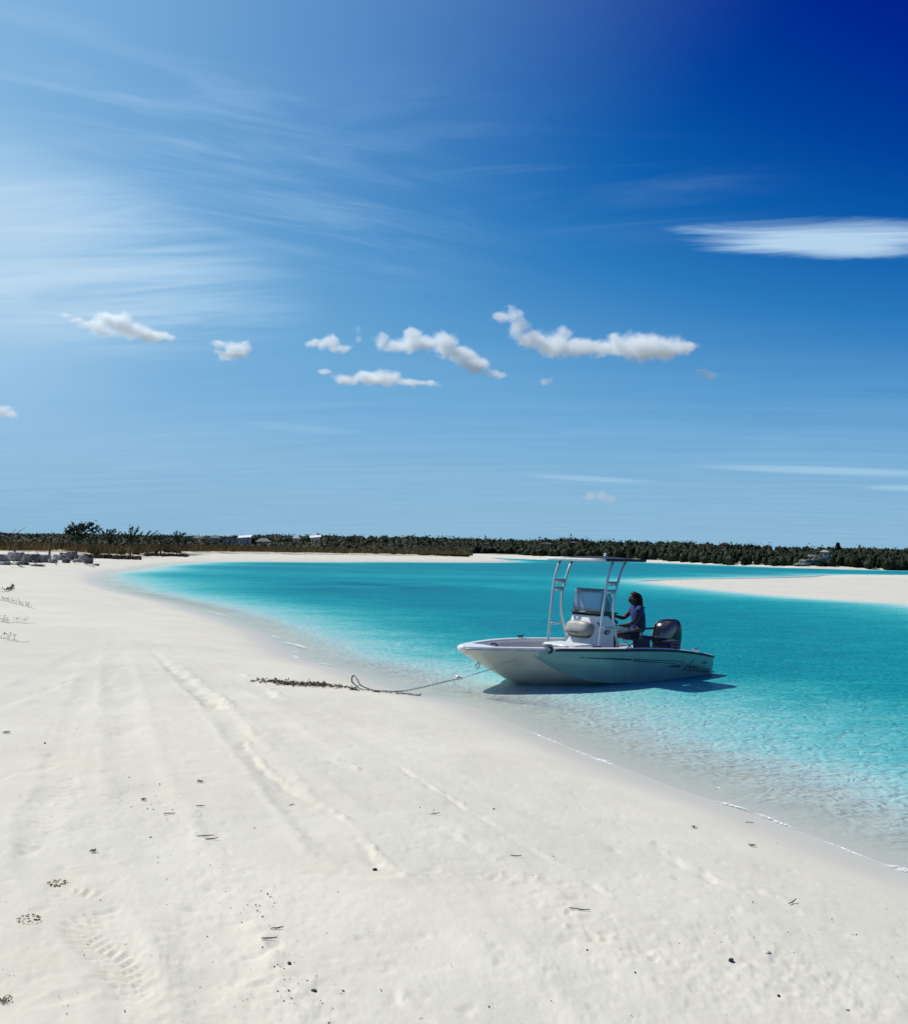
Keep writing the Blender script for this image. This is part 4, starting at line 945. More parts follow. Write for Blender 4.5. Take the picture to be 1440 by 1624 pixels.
# transom with a notch for the motor and stern platforms
bm = bmesh.new()
for s in (-1, 1):
    boxm(bm, *( (-.14, .42) ), *sorted((s * .32, s * .86)), .10, .35)
boxm(bm, .34, .42, -.319, .319, .02, .30); boxm(bm, -.14, -.10, -.319, .319, -.05, .12)
sharp(from_bm('stern_platform', bm, m_whitep, boat))
bm = bmesh.new(); s0 = sec(-.15)
vs = [bm.verts.new((-.152, y, z)) for y, z in ((-s0[1], s0[2]), (0, s0[0]), (s0[1], s0[2]), (s0[3], s0[4] - .035), (.32, s0[4] - .035), (.32, .14), (-.32, .14), (-.32, s0[4] - .035), (-s0[3], s0[4] - .035))]
bm.faces.new(vs); from_bm('transom', bm, m_gel, boat, False)

# rigging of the canopy
LEG_F = [(.17, 2.68), (.5, 2.62), (1.05, 2.55), (1.5, 2.48), (1.8, 2.41), (2.03, 2.30)]
LEG_A = [(.17, 2.03), (.5, 2.08), (.8, 2.18), (1.1, 2.26), (1.4, 2.25), (1.7, 2.15), (1.9, 2.06), (2.03, 1.97)]
def legx(tab, z): return cr(tab, z)
ttop = empty('canopy_frame', (0, 0, 0), 0, boat)
for s in (1, -1):
    for tab in (LEG_F, LEG_A):
        bm = bmesh.new(); zz = np.linspace(tab[0][0], tab[-1][0], 22); lean_ = lambda z: .58 + .02 * (z - .17)
        tube_bm(bm, [(legx(tab, z), s * lean_(z), z) for z in zz], .024, 10)
        bmesh.ops.create_cone(bm, segments=12, radius1=.06, radius2=.055, depth=.02, cap_ends=True, matrix=Matrix.Translation((tab[0][1], s * .58, .185)))
        from_bm('leg', bm, m_alu, ttop)
    for z in (1.67, 1.53, .90):
        bm = bmesh.new(); hgt_ = .045 if z > 1 else .018; xa = legx(LEG_A, z) + .02; xb = legx(LEG_F, z) - .02; y_ = s * (.58 + .02 * (z - .17))
        if z > 1: boxm(bm, xa, xb, y_ - .012, y_ + .012, z - hgt_, z + hgt_ * .6)
        else: tube_bm(bm, [(xa, y_, z), (xb, y_, z)], .02, 8)
        from_bm('rung', bm, m_alu, ttop)
# canopy: hoop, canvas, lacing
CX0, CX1, CYW, CZ_ = 1.34, 2.68, .645, 2.055
def rrect(x0, x1, yw, r, n=6):
    out = []
    for cx_, cy_, a0 in ((x1 - r, yw - r, 0), (x0 + r, yw - r, pi / 2), (x0 + r, -yw + r, pi), (x1 - r, -yw + r, 3 * pi / 2)):
        for k in range(n + 1):
            a = a0 + k * pi / 2 / n; out.append((cx_ + r * cos(a), cy_ + r * sin(a)))
    return out
def resample(loop, n):
    L = [Vector((*p, 0)) for p in loop] + [Vector((*loop[0], 0))]; cum = [0]
    for a, b in zip(L, L[1:]): cum.append(cum[-1] + (b - a).length)
    out = []
    for i in range(n):
        s_ = cum[-1] * i / n; j = max(0, np.searchsorted(cum, s_, 'right') - 1); j = min(j, len(L) - 2); t_ = (s_ - cum[j]) / max(1e-9, cum[j + 1] - cum[j])
        p = L[j].lerp(L[j + 1], t_); out.append((p.x, p.y))
    return out
crown = lambda x, y: .045 * (1 - ((x - 2.01) / .68) ** 2) * (1 - (y / .66) ** 2)
hoop = rrect(CX0, CX1, CYW, .20); bm = bmesh.new(); tube_bm(bm, [(x, y, CZ_) for x, y in hoop + [hoop[0]]], .022, 8)
for y_ in (-.3, 0, .3): tube_bm(bm, [(x, y_, CZ_ + .5 * crown(x, y_) - .01) for x in np.linspace(CX0, CX1, 9)], .014, 6)
for x_ in (1.97, 2.30): tube_bm(bm, [(x_, y, CZ_ - .015) for y in np.linspace(-CYW, CYW, 5)], .018, 6)
from_bm('hoop', bm, m_alu, ttop)
canopy = empty('canopy', (0, 0, 0), 0, boat)
bm = bmesh.new(); rows = []
for q in np.linspace(0, 1, 8):
    lp = rrect(CX0 + .035 + q * .55, CX1 - .035 - q * .55, CYW - .035 - q * .58, max(.02, .19 * (1 - q))); rows.append([(x, y, CZ_ + .022 + crown(x, y)) for x, y in lp])
add_loft(bm, rows, True); from_bm('canvas', bm, m_canvas, canopy)
bm = bmesh.new(); l0 = rrect(CX0 - .024, CX1 + .024, CYW + .024, .22); l1 = rrect(CX0 + .075, CX1 - .075, CYW - .075, .16)
add_loft(bm, [[(x, y, CZ_ + .026 + crown(x, y)) for x, y in l1], [(x, y, CZ_ + .030) for x, y in l0], [(x, y, CZ_ - .012) for x, y in l0], [(x, y, CZ_ - .010) for x, y in l1]], True)
hem_ = from_bm('hem', bm, [m_navy, m_hem], canopy)
for p_ in hem_.data.polygons: p_.material_index = 1 if p_.center.x > CX1 - .12 else 0  # shade put into the hem colour: sunlit front edge white, other edges navy
o0 = None
for (x, y) in resample(rrect(CX0, CX1, CYW, .20), 44):
    if o0 is None:
        bm = bmesh.new(); tube_bm(bm, [(-.03, 0, .022), (.006, 0, .026), (.026, 0, 0), (.006, 0, -.024), (-.03, 0, -.01)], .0035, 5); o0 = from_bm('lace', bm, m_rub, canopy); o = o0
    else: o = o0.copy(); COL.objects.link(o); o.parent = canopy
    o.location = (x, y, CZ_); o.rotation_euler = (0, 0, atan2(y, x - 2.09))
bm = bmesh.new(); bmesh.ops.create_cone(bm, segments=12, radius1=.035, radius2=.03, depth=.03, cap_ends=True, matrix=Matrix.Translation((1.92, .12, CZ_ + .075)))
bmesh.ops.create_uvsphere(bm, u_segments=12, v_segments=8, radius=.028, matrix=Matrix.Translation((1.92, .12, CZ_ + .10))); from_bm('anchor_light', bm, m_whitep, boat)

# console
console = empty('console', (0, 0, 0), 0, boat)
prof = [(2.60, .17), (2.53, .5), (2.27, 1.09), (2.20, 1.115), (2.06, 1.10), (1.90, .96), (1.90, .17)]
def cprism(prof, hw, bev=.03):
    bm = bmesh.new(); A = [bm.verts.new((x, hw, z)) for x, z in prof]; B = [bm.verts.new((x, -hw, z)) for x, z in prof]
    n = len(prof)
    for j in range(n): bm.faces.new((A[j], A[(j + 1) % n], B[(j + 1) % n], B[j]))
    bm.faces.new(A[::-1]); bm.faces.new(B)
    bmesh.ops.recalc_face_normals(bm, faces=bm.faces[:])
    bmesh.ops.bevel(bm, geom=bm.edges[:], offset=bev, segments=3, affect='EDGES', profile=.5); return bm
sharp(from_bm('body', cprism(prof, .335), m_whitep, console), 50)
bm = bmesh.new(); dsh = [(2.30, 1.085), (2.24, 1.155), (2.05, 1.16), (1.84, .985), (1.87, .945), (2.05, 1.08)]
A = [bm.verts.new((x, .35, z)) for x, z in dsh]; B = [bm.verts.new((x, -.35, z)) for x, z in dsh]
for j in range(6): bm.faces.new((A[j], A[(j + 1) % 6], B[(j + 1) % 6], B[j]))
bm.faces.new(A[::-1]); bm.faces.new(B); bmesh.ops.recalc_face_normals(bm, faces=bm.faces[:]); bmesh.ops.bevel(bm, geom=bm.edges[:], offset=.012, segments=2, affect='EDGES')
sharp(from_bm('dashboard', bm, m_black, console), 50)
# windshield: tinted salt-hazed acrylic wrapped round the console
m_ws, t = new_mat('tinted_acrylic'); o_ = t.n('ShaderNodeOutputMaterial'); tr = t.n('ShaderNodeBsdfTransparent'); tr.inputs[0].default_value = (.62, .74, .84, 1)
df = t.n('ShaderNodeBsdfDiffuse'); df.inputs[0].default_value = (.36, .52, .66, 1); gl = t.n('ShaderNodeBsdfGlossy'); gl.inputs['Roughness'].default_value = .08; gl.inputs[0].default_value = (.9, .95, 1, 1)
co = t.n('ShaderNodeTexCoord').outputs['Object']; mx = t.n('ShaderNodeMixShader'); t.put(mx.inputs[0], t.smooth(t.noise(co, 5, 3), .3, .7, .36, .42)); t.l(tr.outputs[0], mx.inputs[1]); t.l(df.outputs[0], mx.inputs[2])
fr = t.n('ShaderNodeFresnel'); fr.inputs[0].default_value = 1.45; mx2 = t.n('ShaderNodeMixShader'); t.l(fr.outputs[0], mx2.inputs[0]); t.l(mx.outputs[0], mx2.inputs[1]); t.l(gl.outputs[0], mx2.inputs[2]); t.l(mx2.outputs[0], o_.inputs[0])
def wspt(u, z):   # u -1..1 round the front: sides sweep aft
    a = abs(u); y = .33 * min(1, a / .62) if a < .62 else .33; s_ = 1 if u > 0 else -1
    xb = 2.27 - .0 * a; x = xb - (0 if a < .55 else (a - .55) / .45 * .30) + .02 * (1 - a * a)
    y = s_ * (.33 * ss(np.array([a]), -.35, .66)[0] if a > .5 else .33 * (a / .5) * ss(np.array([.5]), -.35, .66)[0])
    return (x - (z - 1.13) * .22, y, z)
topz = lambda u: 1.545 - .30 * max(0, (abs(u) - .62) / .38) ** 1.6
us = np.linspace(-1, 1, 33)
ws = empty('windshield', (0, 0, 0), 0, console)
bm, _ = loft([[wspt(u, 1.12 + (topz(u) - 1.12) * v) for v in (0, .25, .5, .75, 1)] for u in us]); pn = from_bm('acrylic_pane', bm, m_ws, ws)
md = pn.modifiers.new('t', 'SOLIDIFY'); md.thickness = .006
bm = bmesh.new(); tube_bm(bm, [wspt(u, topz(u)) for u in us], .009, 8); tube_bm(bm, [wspt(u, 1.135) for u in us], .020, 8)
for u in (-.56, .56): tube_bm(bm, [wspt(u, z) for z in np.linspace(1.12, topz(u), 6)], .007, 8)
from_bm('frame', bm, pbr('dull_grey_frame', (.05, .08, .10), .4), ws)
# front cushion of the console
nrm = Vector((.59, 0, .26)).normalized(); bm = bmesh.new(); rows = []
cc = Vector((2.385, 0, .83)); ud = Vector((-.26, 0, .59)).normalized()
def sup(a, p=.55): return (abs(cos(a)) ** p * (1 if cos(a) >= 0 else -1), abs(sin(a)) ** p * (1 if sin(a) >= 0 else -1))
for k, (sc, h_) in enumerate(((1.0, -.01), (1.06, .03), (1.06, .08), (1.0, .125), (.86, .16), (.6, .178), (.3, .184))):
    rows.append([tuple(cc + nrm * h_ + Vector((0, 1, 0)) * (sup(a)[0] * .27 * (sc if sc > .99 else sc)) + ud * (sup(a)[1] * .125 * sc)) for a in np.linspace(0, 2 * pi, 32, endpoint=False)])
R_ = add_loft(bm, rows, True); bm.faces.new(R_[-1]); cu_ = from_bm('cushion', bm, m_cush, console)
bm = bmesh.new(); add_loft(bm, [[tuple(cc + nrm * (h_) + Vector((0, 1, 0)) * (sup(a)[0] * .275) + ud * (sup(a)[1] * .135 - .01)) for a in np.linspace(0, 2 * pi, 32, endpoint=False)] for h_ in (-.012, .045)], True)
from_bm('cushion_base', bm, m_black, cu_)
bm = bmesh.new(); c2 = cc + nrm * .150 - ud * .075
vs = [tuple(c2 + Vector((0, 1, 0)) * y + ud * z + nrm * h_) for h_ in (0, .02) for y, z in ((-.10, -.035), (.10, -.035), (.10, .035), (-.10, .035))]
V_ = [bm.verts.new(v) for v in vs]
for f in ((0, 3, 2, 1), (4, 5, 6, 7), (0, 1, 5, 4), (1, 2, 6, 5), (2, 3, 7, 6), (3, 0, 4, 7)): bm.faces.new([V_[i] for i in f])
from_bm('latch_panel', bm, m_black, cu_, False)
# port light, gauges, grab rail, letters on the console's side
bm = bmesh.new()
def ell(bm, x, z, rx, rz, y0, y1, n=20):
    A = [bm.verts.new((x + rx * cos(2 * pi * i / n), y0, z + rz * sin(2 * pi * i / n))) for i in range(n)]; B = [bm.verts.new((x + rx * cos(2 * pi * i / n), y1, z + rz * sin(2 * pi * i / n))) for i in range(n)]
    for i in range(n): bm.faces.new((A[i], A[(i + 1) % n], B[(i + 1) % n], B[i]))
    bm.faces.new(B)
ell(bm, 2.10, .80, .075, .040, .334, .352); pl = from_bm('port_light', bm, m_black, console, False)
bm = bmesh.new(); ell(bm, 2.10, .80, .045, .020, .3521, .358); from_bm('lens', bm, m_rubg, pl, False)
bm = bmesh.new(); tube_bm(bm, [(2.36, .34, .98), (2.37, .385, .96), (2.30, .385, .80), (2.30, .34, .79)], .013, 8); from_bm('grab_handle', bm, m_black, console)
bm = bmesh.new(); tube_bm(bm, [(2.22, .34, .87), (2.2, .40, .87), (1.95, .43, .865), (1.70, .43, .85), (1.62, .40, .84)], .016, 8); from_bm('grab_rail', bm, m_alu, console)
bm = bmesh.new(); tube_bm(bm, [(1.99, .30, 1.13), (1.95, .33, 1.0), (1.86, .34, .93), (1.80, .34, .9)], .010, 6); from_bm('side_rail', bm, m_alu, console)
def text_obj(name, s, size, mat, M_, parent, ext=.0015, shear=0.0):
    cu2 = bpy.data.curves.new(name, 'FONT'); cu2.body = s; cu2.size = size; cu2.extrude = ext; cu2.shear = shear; cu2.align_x = 'CENTER'; cu2.align_y = 'CENTER'
    ob = bpy.data.objects.new(name, cu2); COL.objects.link(ob); dg = bpy.context.evaluated_depsgraph_get(); me = bpy.data.meshes.new_from_object(ob.evaluated_get(dg))
    bpy.data.objects.remove(ob); me.transform(M_); me.materials.clear(); me.materials.append(mat)
    return link(bpy.data.objects.new(name, me), parent)
# text on +Y face read from outside: text x -> -X, text y -> +Z
MT = lambda x, y, z: Matrix(((-1, 0, 0, x), (0, 0, 1, y), (0, 1, 0, z), (0, 0, 0, 1)))
text_obj('lettering', 'SS', .085, m_black, MT(2.30, .337, .745), console)
# steering wheel
bm = bmesh.new(); c0 = Vector((1.80, .02, 1.0)); ax = Vector((-.9, 0, .43)).normalized(); u_ = Vector((0, 1, 0)); v_ = ax.cross(u_)
tube_bm(bm, [c0 + (u_ * cos(a) + v_ * sin(a)) * .18 for a in np.linspace(0, 2 * pi, 25)], .014, 8)
for a in (pi / 2, pi * 7 / 6, pi * 11 / 6): tube_bm(bm, [c0 - ax * .02, c0 + (u_ * cos(a) + v_ * sin(a)) * .18], .010, 6)
tube_bm(bm, [c0 - ax * .02, c0 - ax * .12], .03, 8); from_bm('steering_wheel', bm, m_black, console)
bm = bmesh.new(); boxm(bm, 1.78, 1.90, .20, .31, .90, .99); tube_bm(bm, [(1.83, .26, .98), (1.80, .26, 1.12)], .012, 6); tube_bm(bm, [(1.80, .21, 1.12), (1.80, .31, 1.12)], .016, 6); from_bm('throttle', bm, m_black, console)
bm = bmesh.new()
for yy in (-.2, -.08, .14): ell_m = Matrix.Translation((1.965, yy, 1.045)) @ Matrix.Rotation(radians(-38), 4, 'Y'); bmesh.ops.create_cone(bm, segments=16, radius1=.045, radius2=.045, depth=.02, cap_ends=True, matrix=ell_m)
from_bm('gauge', bm, m_rubg, console)

# cleats, bow eye
def cleat(X, s, mat, name='cleat', sc=1.0):
    g_ = sec(X); y_ = s * (g_[3] - .07); z_ = g_[4] + .012; bm = bmesh.new()
    tube_bm(bm, [(X - .09 * sc, y_, z_ + .045 * sc), (X - .03, y_, z_ + .035 * sc), (X + .03, y_, z_ + .035 * sc), (X + .09 * sc, y_, z_ + .045 * sc)], [.008, .014, .014, .008], 8)
    for d_ in (-.03, .03): tube_bm(bm, [(X + d_, y_, z_ - .004), (X + d_, y_, z_ + .035 * sc)], .012, 8)
    return from_bm(name, bm, mat, boat)
cleat(2.95, -1, m_black); cleat(3.95, 1, m_steel); cleat(.35, 1, m_steel, sc=1.3); cleat(.35, -1, m_steel)
bm = bmesh.new()
def hp(X): return Vector((X, 0, cr(KZ, X)))
p_ = hp(4.80); tube_bm(bm, [p_ + Vector((0, .0, 0)), p_ + Vector((.045, 0, -.03)), p_ + Vector((.06, 0, -.085)), p_ + Vector((.02, 0, -.10)), p_ + Vector((-.02, 0, -.06)), p_ + Vector((-.03, 0, -.015))], .011, 8); from_bm('bow_eye', bm, m_steel, boat)

# decals on the port side, found by looking at the hull through the photo's pixels
sideP.data.calc_loop_triangles()
bvh = BVHTree.FromPolygons([v.co.copy() for v in sideP.data.vertices], [tuple(p.vertices) for p in sideP.data.polygons])
def hull_at(px, py, off=.003):
    o_w = Vector((0, 0, EYE)); d_w = Vector(ray(px, py)).normalized(); o_l = BMI @ o_w; d_l = BMI.to_3x3() @ d_w
    hit = bvh.ray_cast(o_l, d_l)
    if hit[0] is None: return None
    n_ = hit[1]; n_ = n_ if n_.dot(d_l) < 0 else -n_
    return hit[0] + n_ * off
def strip(bm, pts, wpx0, wpx1, n=8, off=.003):
    """a painted stripe through photo points; width in photo pixels"""
    P_ = []
    for k in range(n + 1):
        t_ = k / n; px = pts[0][0] + (pts[1][0] - pts[0][0]) * t_; py = pts[0][1] + (pts[1][1] - pts[0][1]) * t_; w_ = (wpx0 + (wpx1 - wpx0) * t_) / 2
        dxn, dyn = -(pts[1][1] - pts[0][1]), (pts[1][0] - pts[0][0]); L = hypot(dxn, dyn); dxn /= L; dyn /= L
        a = hull_at(px + dxn * w_, py + dyn * w_, off); b = hull_at(px - dxn * w_, py - dyn * w_, off)
        if a is None or b is None: continue
        P_.append((a, b))
    R_ = [[bm.verts.new(a), bm.verts.new(b)] for a, b in P_]
    for A, B in zip(R_, R_[1:]): bm.faces.new((A[0], A[1], B[1], B[0]))
def decal(name, items, mat, off=.003):
    bm = bmesh.new()
    for (a, b, w0, w1) in items: strip(bm, (a, b), w0, w1, off=off)
    return from_bm(name, bm, mat, boat, False)
decal('stripe', [((920, 1042.8), (928, 1043.2), .8, 1.4), ((931, 1043.2), (1001, 1046.2), 1.4, 2.6)], m_decal)
decal('stripe', [((1003, 1045.6), (1078, 1048.6), 1.5, 1.3), ((1003, 1048.0), (1074, 1052.2), 1.6, 1.3)], m_decal)
decal('stripe', [((1098, 1060.2), (1126, 1061.4), 1.3, 1.3), ((1090, 1063.2), (1124, 1064.8), 1.6, 1.3)], m_decal)
decal('registration', [((1112, 1050.6), (1121, 1051.2), 2.4, 2.4)], m_decal)
decal('big_letter', [((1079, 1048.5), (1092, 1063.5), 4.2, 4.2), ((1098, 1047.5), (1082, 1064), 1.6, 1.6)], m_decal_l)
decal('big_letter_outline', [((1077, 1048.5), (1090, 1064.5), .9, .9), ((1082, 1047.5), (1095, 1062.5), .9, .9), ((1100, 1047.2), (1080, 1065), .9, .9)], m_decal, .005)
decal('lettering', [((1060 + 3.3 * i, 1058.2 + .12 * i), (1062 + 3.3 * i, 1053.8 + .12 * i), 1.0 + .15 * i, 1.0 + .15 * i) for i in range(6)] + [((1066.5, 1056.5), (1070, 1056.8), .8, .8), ((1073, 1055), (1078, 1055.4), .8, .8)] +
      [((1093 + 3.2 * i, 1059.6 - .1 * i), (1095 + 3.2 * i, 1055.2 + .2 * i), 1.7 - .25 * i, 1.7 - .25 * i) for i in range(5)] + [((1093, 1056), (1098, 1056.6), .8, .8)], m_decal, .006)

# outboard motor
motor = empty('outboard_motor', (0.0, 0, 0), 0, boat)
bm = bmesh.new(); rows = []
for z, x0, x1, wy in ((.34, -.24, .20, .15), (.40, -.30, .26, .19), (.48, -.33, .29, .205), (.60, -.345, .30, .21), (.72, -.35, .29, .208), (.81, -.34, .26, .195), (.88, -.31, .20, .17), (.925, -.26, .12, .13), (.945, -.18, .03, .07)):
    cx_, rx_ = (x0 + x1) / 2, (x1 - x0) / 2; rows.append([(cx_ + rx_ * sup(a, .72)[0] - .02 + (z - .6) * -.05, wy * sup(a, .72)[1], z) for a in np.linspace(0, 2 * pi, 36, endpoint=False)])
R_ = add_loft(bm, rows, True); bm.faces.new(R_[-1]); bm.faces.new(R_[0][::-1]); cowl = from_bm('cowling', bm, m_gloss, motor)
for f in cowl.data.polygons: pass
# gunmetal cheek panels, a raised skin over the cowling's forward upper part
bm = bmesh.new()
for s in (1, -1):
    rr_ = []
    for z, xa, xb in ((.60, .10, .285), (.68, .02, .285), (.76, -.06, .27), (.83, -.12, .22), (.885, -.15, .16), (.915, -.16, .08)):
        r = []
        for x in np.linspace(xa, xb, 7):
            rowz = [q for q in ((.60, -.345, .30, .21), (.72, -.35, .29, .208), (.81, -.34, .26, .195), (.88, -.31, .20, .17), (.925, -.26, .12, .13))]
            zs = [q[0] for q in rowz]; x0 = np.interp(z, zs, [q[1] for q in rowz]); x1 = np.interp(z, zs, [q[2] for q in rowz]); wy = np.interp(z, zs, [q[3] for q in rowz])
            cx_, rx_ = (x0 + x1) / 2 - .02 + (z - .6) * -.05, (x1 - x0) / 2; u = max(-.985, min(.985, (x - cx_) / rx_)); yy = wy * (1 - abs(u) ** (2 / .72)) ** (.72 / 2)
            r.append((x, s * (yy + .012), z))
        rr_.append(r)
    add_loft(bm, rr_)
from_bm('cheek_panel', bm, m_cowlg, cowl)
m_grey_txt = pbr('silver_print', (.5, .5, .5), .4)
text_obj('lettering', 'F115', .072, m_grey_txt, MT(.12, .226, .555), cowl, .003, .2)
bm = bmesh.new(); boxm(bm, .08, .22, .222, .2275, .495, .507); from_bm('print_line', bm, m_grey_txt, cowl, False)
bm = bmesh.new(); tube_bm(bm, [(-.05, 0, .36), (-.06, 0, .1), (-.08, 0, -.22)], [.12, .09, .07], 14); boxm(bm, -.36, .1, -.10, .10, -.06, -.045)
bmesh.ops.create_uvsphere(bm, u_segments=16, v_segments=10, radius=1, matrix=Matrix.Translation((-.10, 0, -.26)) @ Matrix.Diagonal((.24, .05, .05, 1))); from_bm('midsection', bm, m_black, motor)
bm = bmesh.new()
for a in (0, 2 * pi / 3, 4 * pi / 3):
    d_ = Vector((0, cos(a), sin(a))); e_ = Vector((.35, -sin(a), cos(a))).normalized(); c0 = Vector((-.37, 0, -.26))
    V_ = [bm.verts.new(c0 + d_ * r_ + e_ * w_) for r_, w_ in ((.02, -.03), (.10, -.065), (.15, 0), (.10, .065), (.02, .03))]; bm.faces.new(V_)
from_bm('propeller', bm, m_steel, motor, False)
bm = bmesh.new(); boxm(bm, .12, .34, -.14, .14, .12, .42); from_bm('bracket', bm, m_black, motor, False)

def in_boat(p, rz=0.0):
    w_ = BM @ Vector(p); return tuple(w_), BOAT_RZ + rz
def rbox(w, d, h, bev, z0=0):
    bm = bmesh.new(); boxm(bm, -w / 2, w / 2, -d / 2, d / 2, z0, z0 + h); bmesh.ops.recalc_face_normals(bm, faces=bm.faces[:]); bmesh.ops.bevel(bm, geom=bm.edges[:], offset=bev, segments=3, affect='EDGES'); return bm
# loose things aboard
l, r = in_boat((.53, .42, .17), .05); root = empty('storage_box', l, r)
sharp(from_bm('box', rbox(.36, .40, .38, .02), m_navy, root), 50); sharp(from_bm('lid', rbox(.38, .42, .05, .015, .382), m_navy, root), 50)
bm = bmesh.new(); tube_bm(bm, [(-.08, .215, .30), (-.08, .24, .29), (.08, .24, .29), (.08, .215, .30)], .01, 6); from_bm('handle', bm, m_black, root)
tag(root, 'dark blue box with lid beside the outboard motor in the stern', 'box')
l, r = in_boat((3.15, .38, .17), .0); root = empty('cooler', l, r)
sharp(from_bm('box', rbox(.42, .72, .44, .03), m_whitep, root), 50); sharp(from_bm('lid', rbox(.44, .74, .055, .02, .442), m_whitep, root), 50)
bm = bmesh.new()
for y_ in (-.2, .2): boxm(bm, .215, .235, y_ - .03, y_ + .03, .38, .47)
from_bm('latch', bm, m_black, root, False)
tag(root, 'white cooler box in front of the console by the near gunwale', 'cooler')
l, r = in_boat((2.78, .50, .17), .1); o = sharp(from_bm('seat_pad', rbox(.30, .44, .45, .03), m_navy, None, True, l), 50); o.rotation_euler = (0, 0, r); tag(o, 'dark cushion block between white cooler and console', 'cushion')
# black bag with strap at the bow
l, r = in_boat((4.52, -.02, .372), .3); root = empty('duffel_bag', l, r); bm = bmesh.new(); rows = []
for x in np.linspace(-.24, .24, 9):
    k_ = .15 * (1 - (abs(x) / .26) ** 3) + .01; rows.append([(x, k_ * cos(a) * .9, .13 + (k_ * sin(a)) * .95 + .01 * sin(9 * x + 3 * a)) for a in np.linspace(0, 2 * pi, 14, endpoint=False)])
R_ = add_loft(bm, rows, True); bm.faces.new(R_[0][::-1]); bm.faces.new(R_[-1]); from_bm('bag', bm, m_canvas, root)
bm = bmesh.new(); tube_bm(bm, [(-.12, .08, .24), (-.08, .05, .31), (.04, .04, .325), (.12, .08, .25)], .012, 6); from_bm('strap', bm, m_canvas, root)
tag(root, 'black bag stowed just behind the bow tip', 'bag')
# coil of white rope on the bow deck
bm = bmesh.new(); pts = []
for k in range(140):
    a = k * .27; rr_ = .10 + .035 * sin(k * .11) + .02 * rng.random(); pts.append((rr_ * cos(a), rr_ * sin(a), .02 + k * .00105 + .01 * rng.random()))
tube_bm(bm, pts, .012, 6); l, r = in_boat((4.0, .34, .372)); o = from_bm('rope_coil', bm, pbr('white_rope', (.62, .60, .55), .85, bump=.5), None, True, l); tag(o, 'coil of white rope lying on the bow deck', 'rope')

# ------------------------------------------------------------------ folding chair and person
CH_RZ = -.42
l, r = in_boat((.93, .06, .17), CH_RZ); chair = empty('folding_chair', l, r)
sharp(from_bm('seat', rbox(.42, .44, .06, .02, .43), m_navy, chair), 50)
bm = rbox(.055, .40, .36, .022, .60); sharp(from_bm('backrest', bm, m_navy, chair, True), 50); chair.children[-1].location = (-.27, 0, 0); chair.children[-1].rotation_euler = (0, -.08, 0)
for s in (1, -1):
    bm = bmesh.new(); tube_bm(bm, [(.20, s * .225, 0), (.14, s * .225, .2), (-.14, s * .225, .44), (-.22, s * .225, .52), (-.26, s * .215, .74)], .013, 8); from_bm('frame_leg', bm, m_black, chair)
    bm = bmesh.new(); tube_bm(bm, [(-.24, s * .24, 0), (-.1, s * .24, .18), (.18, s * .24, .42)], .013, 8); from_bm('cross_leg', bm, m_alu if s < 0 else m_black, chair)
    bm = bmesh.new(); tube_bm(bm, [(-.26, s * .24, .66), (.0, s * .25, .65), (.16, s * .25, .64)], .018, 8); from_bm('armrest', bm, m_black, chair)
bm = bmesh.new(); add_loft(bm, [[(x, .226, .47), (x, .234, .36), (x, .228, .22)] for x in (-.14, 0, .2)]); sd_ = from_bm('side_pocket', bm, m_navy, chair, False); md = sd_.modifiers.new('t', 'SOLIDIFY'); md.thickness = .012
tag(chair, 'dark blue padded folding chair the person sits on', 'chair')

def skin_mesh(name, verts, edges, radii, mat, parent, sub=2, root=0):
    me = bpy.data.meshes.new(name); me.from_pydata([tuple(v) for v in verts], edges, []); o = bpy.data.objects.new(name, me); link(o)
    md = o.modifiers.new('skin', 'SKIN'); md.use_smooth_shade = True
    sv = me.skin_vertices[0].data
    for i, r_ in enumerate(radii): sv[i].radius = r_ if isinstance(r_, (tuple, list)) else (r_, r_)
    sv[root].use_root = True
    sb = o.modifiers.new('sub', 'SUBSURF'); sb.levels = sub; sb.render_levels = sub
    dg = bpy.context.evaluated_depsgraph_get(); m2 = bpy.data.meshes.new_from_object(o.evaluated_get(dg)); bpy.data.objects.remove(o)
    m2.materials.clear(); m2.materials.append(mat); m2.polygons.foreach_set('use_smooth', [True] * len(m2.polygons))
    return link(bpy.data.objects.new(name, m2), parent)
m_skin = pbr('tanned_skin', (0.055, 0.028, 0.019), .55, var=.05); m_hair = pbr('dark_hair', (0.006, 0.004, 0.0035), .6, bump=.2, bscale=60, spec=.2)
m_shirt = pbr('blue_cotton', (0.008, 0.028, 0.17), .85, var=.12, scale=10, bump=.4, bscale=30); m_short = pbr('dark_shorts_cloth', (0.014, 0.016, 0.045), .85)
m_shade = pbr('sunglass_lens', (.005, .005, .006), .08, spec=.9)
l, r = in_boat((.99, .05, .17), CH_RZ - .10); person = empty('person', l, r)
V_, E_, Rr = [], [], []
def add(p, r_, parent=None):
    V_.append(p); Rr.append(r_)
    if parent is not None: E_.append((parent, len(V_) - 1))
    return len(V_) - 1
pel = add((-.06, 0, .55), (.15, .125)); sp1 = add((-.075, 0, .72), (.130, .105), pel); sp2 = add((-.07, 0, .88), (.150, .115), sp1); chs = add((-.05, 0, .99), (.135, .10), sp2)
nk = add((-.03, 0, 1.07), .052, chs); hd0 = add((-.005, 0, 1.13), .050, nk)
tips = {}
